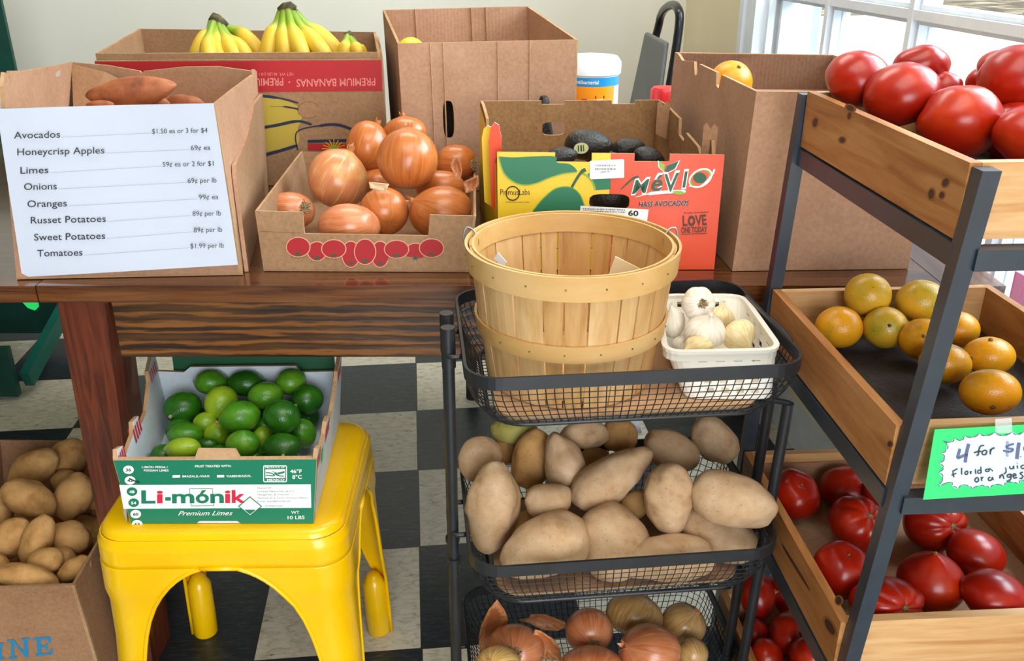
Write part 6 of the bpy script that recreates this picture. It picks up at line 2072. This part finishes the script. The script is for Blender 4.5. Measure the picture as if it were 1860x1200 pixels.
# --- russets in the floor box
russ = seq('potato', 'potato_brown', [
    ('long russet rising diagonally at the back of the floor box', 60, 850, 50, 31, .235, 36, dict()),
    ('rounded russet on top at the back, beside the table leg', 122, 832, 39, 33, .25, 40, dict(kind='potato_round')),
    ('russet with a row of dark scars in the middle of the floor box', 52, 906, 53, 33, .25, -30, dict()),
    ('stout russet standing below the table leg', 133, 903, 48, 33, .235, 60, dict()),
    ('bean-shaped russet lying lengthwise near the front', 66, 980, 48, 28, .245, 68, dict()),
    ('dimpled russet at the photo edge near the front', 18, 978, 44, 30, .245, 58, dict()),
    ('oval russet with dark eyes, nearest the yellow stool in the upper front', 126, 977, 39, 33, .245, -12, dict(kind='potato_round')),
    ('lumpy russet resting on the front ones of the floor box', 82, 1021, 31, 26, .255, 10, dict(kind='potato_round')),
    ('wide low russet along the front edge of the floor box', 50, 1050, 58, 28, .232, -14, dict()),
    ('russet in the front corner beside the stool leg', 139, 1034, 32, 23, .222, 32, dict()),
    ('russet deep in the gap between the scarred and the stout ones', 117, 873, 22, 22, .21, 0, dict()),
    ('small russet end showing beside the table leg', 156, 846, 17, 24, .225, 0, dict()),
    ('russet at the photo edge above the dimpled one', 2, 922, 22, 36, .235, 0, dict()),
    ('russet deep behind the lumpy one', 114, 1014, 22, 22, .215, 0, dict()),
    ('small russet at the photo edge beside the wide low one', -2, 1027, 18, 20, .225, 0, dict()),
    ('russet at the far rim corner behind the stout one', 172, 900, 20, 26, .215, 0, dict()),
])
heap(russ, 'russets in the floor box', 0.02, [wall_of((0, fr.y + 0.006, 0), (0, 1, 0))], slack=0.88, lim=0.09)

bottom_layer('potato_round', 'potato_brown', 'russet lying deep under the others in the floor box', 'russets deep in the floor box', russ,
    [(fr.x - 0.34, fr.y + 0.03, 0), (fr.x - 0.02, fr.y + 0.03, 0), (fr.x - 0.04, fr.y + 0.38, 0), (fr.x - 0.34, fr.y + 0.38, 0)], 0.14, 0.040, 4, 5)
# --- sweet potatoes
sw = seq('sweet', 'sweet_potato_skin', [
    ('long tapered sweet potato lying across the top of its box', 238, 167, 84, 27, .975, 8, dict()),
    ('sweet potato hump just above the price list, below the long one', 275, 188, 34, 15, .955, 0, dict()),
    ('sweet potato at the far end, touching the tip of the long one', 337, 186, 34, 14, .955, -5, dict()),
    ('small sweet potato end under the thick end of the long one', 182, 192, 26, 10, .955, 0, dict()),
])
heap(sw, 'sweet potatoes in the box', 0.90, slack=0.9, lim=0.06)

# --- avocados
avs = seq('avocado', 'avocado_skin', [
    ('large black avocado with an oval sticker on top of the carton', 1069, 263, 44, 28, .885, -4, dict(sticker=(1056, 267, .0125))),
    ('avocado at the front notch, beside the stickered one', 1020, 285, 30, 19, .868, 12, dict()),
    ('avocado behind and beside the stickered one', 1141, 268, 31, 18, .87, 8, dict()),
    ('avocado at the far front notch of the carton', 1178, 287, 30, 20, .868, -12, dict()),
    ('avocado below the stickered one, filling the wide front notch', 1098, 292, 34, 20, .86, 0, dict()),
])
heap(avs, 'avocados in the carton', T0 + 0.066, [wall_of((0, 1.312, 0), (0, 1, 0))], slack=0.9, lim=0.06)
a6 = seq('avocado', 'avocado_skin', [('avocado seen through the handle slot of the carton', 1112, 354, 46, 34, .835, 0, dict())])
heap(a6, 'avocados in the carton', T0 + 0.066, [wall_of((0, 1.312, 0), (0, 1, 0))], lim=0.05)

# --- garlic
gar = seq('garlic', 'garlic_skin', [
    ('garlic bulb on top with its root end facing out', 1267, 551, 31, 30, .765, 0, dict(pole=(-.1, .1, -1))),
    ('garlic bulb tucked against the wooden basket', 1224, 583, 20, 31, .735, 0, dict(pole=(-.3, .8, .3))),
    ('large white garlic bulb in the middle with a brown hollow top', 1280, 602, 38, 33, .735, 0, dict(pole=(.1, .7, .7))),
    ('yellowish peeled garlic bulb nearest the basket corner', 1342, 608, 30, 29, .73, 0, dict(mat='garlic_peeled', pole=(.4, -.6, .5))),
    ('garlic bulb behind the middle one, towards the rear rim', 1308, 573, 27, 26, .725, 0, dict(mat='garlic_peeled', pole=(.2, .9, .1))),
    ('garlic bulb low at the front rim of the white basket', 1267, 630, 28, 20, .718, 0, dict(mat='garlic_peeled', pole=(-.7, -.2, .4))),
    ('small garlic bulb deep beside the wooden basket', 1240, 622, 20, 20, .712, 0, dict(pole=(.2, .9, .1))),
])
heap(gar, 'garlic in the white basket', 0.686, slack=0.88, lim=0.06)

# --- oranges in the second tray
zO = trays[1][1] + 0.0095
W2 = [wall_of(rp(0, -0.012, 0), RKM.to_3x3() @ Vector((0, -1, 0))), wall_of(rp(xl(TRAYS[1]) + 0.013, 0, 0), RKM.to_3x3() @ Vector((1, 0, 0)))]
ora = seq('orange', 'orange_juice', [
    ('bright yellow-orange fruit in the tray corner nearest the cart', 1524, 594, 42, 38, zO + .034, 0, dict(pole=(-.3, -.3, -.8))),
    ('mottled olive-orange fruit perched on top at the tray rear', 1576, 536, 41, 40, zO + .068, 0, dict(mat='orange_greenish')),
    ('greenish orange below the perched one', 1608, 595, 40, 38, zO + .034, 0, dict(mat='orange_greenish', pole=(-.2, .1, .95))),
    ('greenish scarred orange standing high behind the rack post', 1673, 547, 44, 39, zO + .06, 0, dict(mat='orange_greenish')),
    ('orange with a dark stem button, just before the rack post', 1676, 616, 41, 38, zO + .036, 0, dict(pole=(-.35, .15, .9))),
    ('orange at the tray far side, half behind the rack post', 1740, 598, 37, 33, zO + .034, 0, dict()),
    ('orange cut in two by the rack post, front middle', 1716, 660, 46, 37, zO + .036, 0, dict(pole=(.9, .3, .3))),
    ('brownish orange with upturned stem end against the tray far side', 1796, 646, 45, 35, zO + .034, 0, dict(pole=(-.15, .85, .5))),
    ('nearest wide orange with scratched skin', 1798, 712, 52, 42, zO + .038, 0, dict(pole=(-.25, -.6, .75))),
])
heap(ora, 'juice oranges in the tray', zO, W2, lim=0.06)
ob = seq('orange', 'orange_bright', [('single bright orange in the plain cardboard box', 1327, 138, 38, 26, 1.0, 0, dict(pole=(.2, .5, .85)))])
ob[0].a = 39; ob[0].b = 38; ob[0].py = 149; ob[0].t = depth(at(1327, 149, Y=1.585))
grow(ob[0], None)
ya = seq('orange', 'apple_yellow', [('yellow apple showing above the rim of the tall cardboard box', 744, 90, 19, 20, 1.0, 0, dict(pole=(0, .9, -.3)))])
ya[0].a = 26; ya[0].b = 25; ya[0].px = 747; ya[0].py = 94; ya[0].t = depth(at(747, 94, Y=1.86)); grow(ya[0], None, 'apple')

# --- tomatoes
zT = trays[0][1] + 0.006
t1 = seq('tomato', 'tomato_skin', [
    ('tomato at the rear corner of the top tray, next to the cardboard box', 1560, 143, 58, 52, 1.045, 0, dict()),
    ('tomato second from the box in the top tray, overlapping the rear corner one', 1638, 171, 67, 59, 1.035, 0, dict()),
    ('tomato at the back of the top tray against the window light', 1672, 123, 52, 38, 1.045, 0, dict(pole=(-.1, .8, -.3))),
    ('small part of a tomato between three larger ones, top tray', 1712, 165, 32, 34, 1.02, 0, dict()),
    ('glossy orange-red tomato above the near corner of the top tray', 1744, 222, 77, 65, 1.015, 0, dict(mat='tomato_ripe')),
    ('big dark red tomato at the photo edge, highest in the top tray', 1850, 143, 67, 62, 1.05, 0, dict(mat='tomato_skin')),
    ('tomato at the photo edge above the front board of the top tray', 1866, 245, 64, 55, 1.01, 0, dict(mat='tomato_ripe')),
    ('tomato sliver behind the highest one at the photo edge', 1812, 120, 34, 30, 1.05, 0, dict()),
    ('tomato low behind the highest one, over the window sill', 1790, 150, 34, 30, 1.03, 0, dict()),
])
heap(t1, 'tomatoes in the top tray', zT + 0.004, slack=0.9, lim=0.07)
bottom_layer('tomato', 'tomato_skin', 'tomato lying deep under the others in the top tray', 'tomatoes deep in the top tray', t1,
    [rp(0.012, -0.16, 0), rp(0.27, -0.16, 0), rp(0.27, -0.012, 0), rp(0.012, -0.012, 0)], zT + .036, 0.036, 3, 2)
zQ = trays[2][1] + 0.009
W3 = [wall_of(rp(0, -0.016, 0), RKM.to_3x3() @ Vector((0, -1, 0))), wall_of(rp(xl(TRAYS[2]) + 0.013, 0, 0), RKM.to_3x3() @ Vector((1, 0, 0)))]
t3 = seq('tomato', 'tomato_skin', [
    ('tomato in the rear corner of its tray beside the potato basket', 1444, 897, 43, 45, zQ + .038, 0, dict(pole=(.1, .6, .7), blossom=1)),
    ('tomato against the rear board in the lined tray', 1537, 886, 50, 38, zQ + .036, 0, dict()),
    ('ribbed tomato with stem scar facing up, rear half of the lined tray', 1558, 950, 52, 49, zQ + .042, 0, dict(kind='tomato_ribbed', pole=(.25, .5, .75))),
    ('tomato half way along the tray side board below the potatoes', 1529, 1034, 51, 51, zQ + .042, 0, dict(pole=(.1, .75, .55), blossom=1)),
    ('ridged tomato with stem scar in the shade under the green card', 1698, 950, 58, 48, zQ + .042, 0, dict(kind='tomato_ribbed', pole=(.3, .1, .9))),
    ('shaded tomato against the tray far side', 1772, 1004, 52, 42, zQ + .036, 0, dict()),
    ('pointed tomato in the near half of the lined tray', 1691, 1053, 59, 56, zQ + .042, 0, dict(kind='tomato_pointed', mat='tomato_ripe', pole=(-.1, .85, .45), blossom=1)),
    ('flattened tomato at the photo edge behind the front board', 1806, 1081, 60, 45, zQ + .04, 0, dict()),
    ('tomato with a pale stem scar behind the rack post and front board', 1610, 1094, 68, 45, zQ + .042, 0, dict(kind='tomato_ribbed', pole=(.3, .1, .95))),
    ('dark tomato in the shade behind the rack post', 1602, 893, 34, 30, zQ + .034, 0, dict()),
])
heap(t3, 'tomatoes in the lined tray', zQ, W3, slack=0.92, lim=0.07)
zV = trays[3][1] + 0.009
t4 = seq('tomato', 'tomato_skin', [
    ('tomato in the lowest tray, right behind the cart post', 1375, 1080, 33, 42, .225, 0, dict()),
    ('tomato in the lowest tray, cut by the slanting rail above', 1424, 1075, 34, 40, .225, 0, dict()),
    ('tomato with a stem scar in the lowest tray', 1438, 1153, 41, 42, .225, 0, dict(pole=(.3, .35, .85))),
    ('small tomato low behind the cart post in the lowest tray', 1370, 1152, 26, 28, .205, 0, dict()),
    ('tomato at the bottom edge of the photo in the lowest tray', 1392, 1190, 30, 30, .215, 0, dict()),
    ('tomato under the slanting rail at the bottom edge of the photo', 1470, 1192, 36, 36, .22, 0, dict(mat='tomato_ripe')),
])
heap(t4, 'tomatoes in the lowest tray', zV, slack=0.9, lim=0.07)

bottom_layer('tomato', 'tomato_skin', 'tomato lying deep under the others in the lowest tray', 'tomatoes deep in the lowest tray', t4,
    [rp(-0.025, -0.25, 0), rp(0.14, -0.25, 0), rp(0.14, -0.02, 0), rp(-0.025, -0.02, 0)], zV + .036, 0.036, 2, 3)
# --- bananas
def bunch(label, crown, fingers, rad, crown_r, Yc):
    top = at(crown[0][0], crown[0][1], Y=Yc)
    root = thing('banana_bunch', label, 'bananas', top, 'bananas in the carton')
    for pts in fingers:
        P_ = [at(x, y, Y=Yc + dy) for x, y, dy in pts]
        path = spline(P_, 7); n = len(path); rs = []
        for k in range(n):
            t = k / (n - 1)
            if t < 0.20: r = rad * (0.42 + 0.10 * t / 0.2)
            elif t < 0.36: r = rad * (0.52 + 0.48 * ((t - 0.20) / 0.16) ** 0.8)
            elif t < 0.85: r = rad
            else: r = rad * (1 - 0.78 * ((t - 0.85) / 0.15) ** 1.4)
            rs.append(r)
        m = MB(); m.tube(path, rs, 'banana_skin', 10, uv=True); obj('banana', m, root, smooth=True)
    m = MB(); cp_ = [at(x, y, Y=Yc) for x, y in crown]
    m.tube(cp_, crown_r, 'banana_crown_skin', 10); obj('crown', m, root, smooth=True)
    return root
Yb = 1.93
bunch('banana bunch with dark crown, nearer the sweet potato box', [(383, 31), (392, 37), (402, 44), (412, 50)],
    [[(385, 36, 0), (380, 60, -.03), (366, 80, -.06), (356, 110, -.07), (352, 160, -.05)], [(390, 42, -.01), (392, 65, -.04), (396, 90, -.06), (402, 120, -.07), (404, 170, -.05)],
     [(396, 44, -.01), (406, 68, -.04), (420, 92, -.06), (430, 125, -.06), (432, 175, -.04)], [(402, 47, -.01), (418, 72, -.03), (440, 92, -.05), (452, 120, -.05), (456, 170, -.03)],
     [(410, 50, 0), (432, 58, .0), (455, 76, -.01), (474, 105, -.01), (482, 160, 0)], [(388, 40, -.02), (380, 70, -.06), (379, 100, -.09), (382, 130, -.09), (384, 175, -.07)]],
    0.0165, [0.011, 0.014, 0.013, 0.009], Yb)
bunch('tall banana bunch with pale green stalks in the middle of the carton', [(507, 20), (517, 14), (528, 12), (537, 16)],
    [[(510, 22, 0), (502, 50, -.02), (492, 75, -.04), (486, 110, -.05), (484, 165, -.04)], [(516, 20, -.01), (514, 52, -.03), (516, 85, -.05), (518, 120, -.05), (519, 170, -.04)],
     [(522, 18, -.01), (530, 52, -.03), (542, 82, -.05), (550, 115, -.05), (554, 165, -.03)], [(528, 18, 0), (550, 55, -.01), (572, 78, -.03), (590, 105, -.03), (602, 155, -.02)],
     [(534, 20, .01), (560, 50, .02), (590, 72, .02), (612, 100, .02), (624, 150, .03)]],
    0.0185, [0.007, 0.010, 0.010, 0.006], Yb)
bunch('banana bunch low at the far end with only its stalks showing', [(630, 58), (634, 64), (637, 72)],
    [[(632, 62, 0), (629, 78, -.02), (626, 95, -.03), (624, 130, -.03), (626, 170, -.02)], [(635, 66, 0), (642, 82, -.02), (650, 96, -.03), (654, 130, -.03), (652, 170, -.02)], [(637, 68, .01), (648, 84, .01), (656, 98, .01), (659, 130, .01), (655, 170, .01)]],
    0.014, [0.007, 0.009, 0.006], Yb)
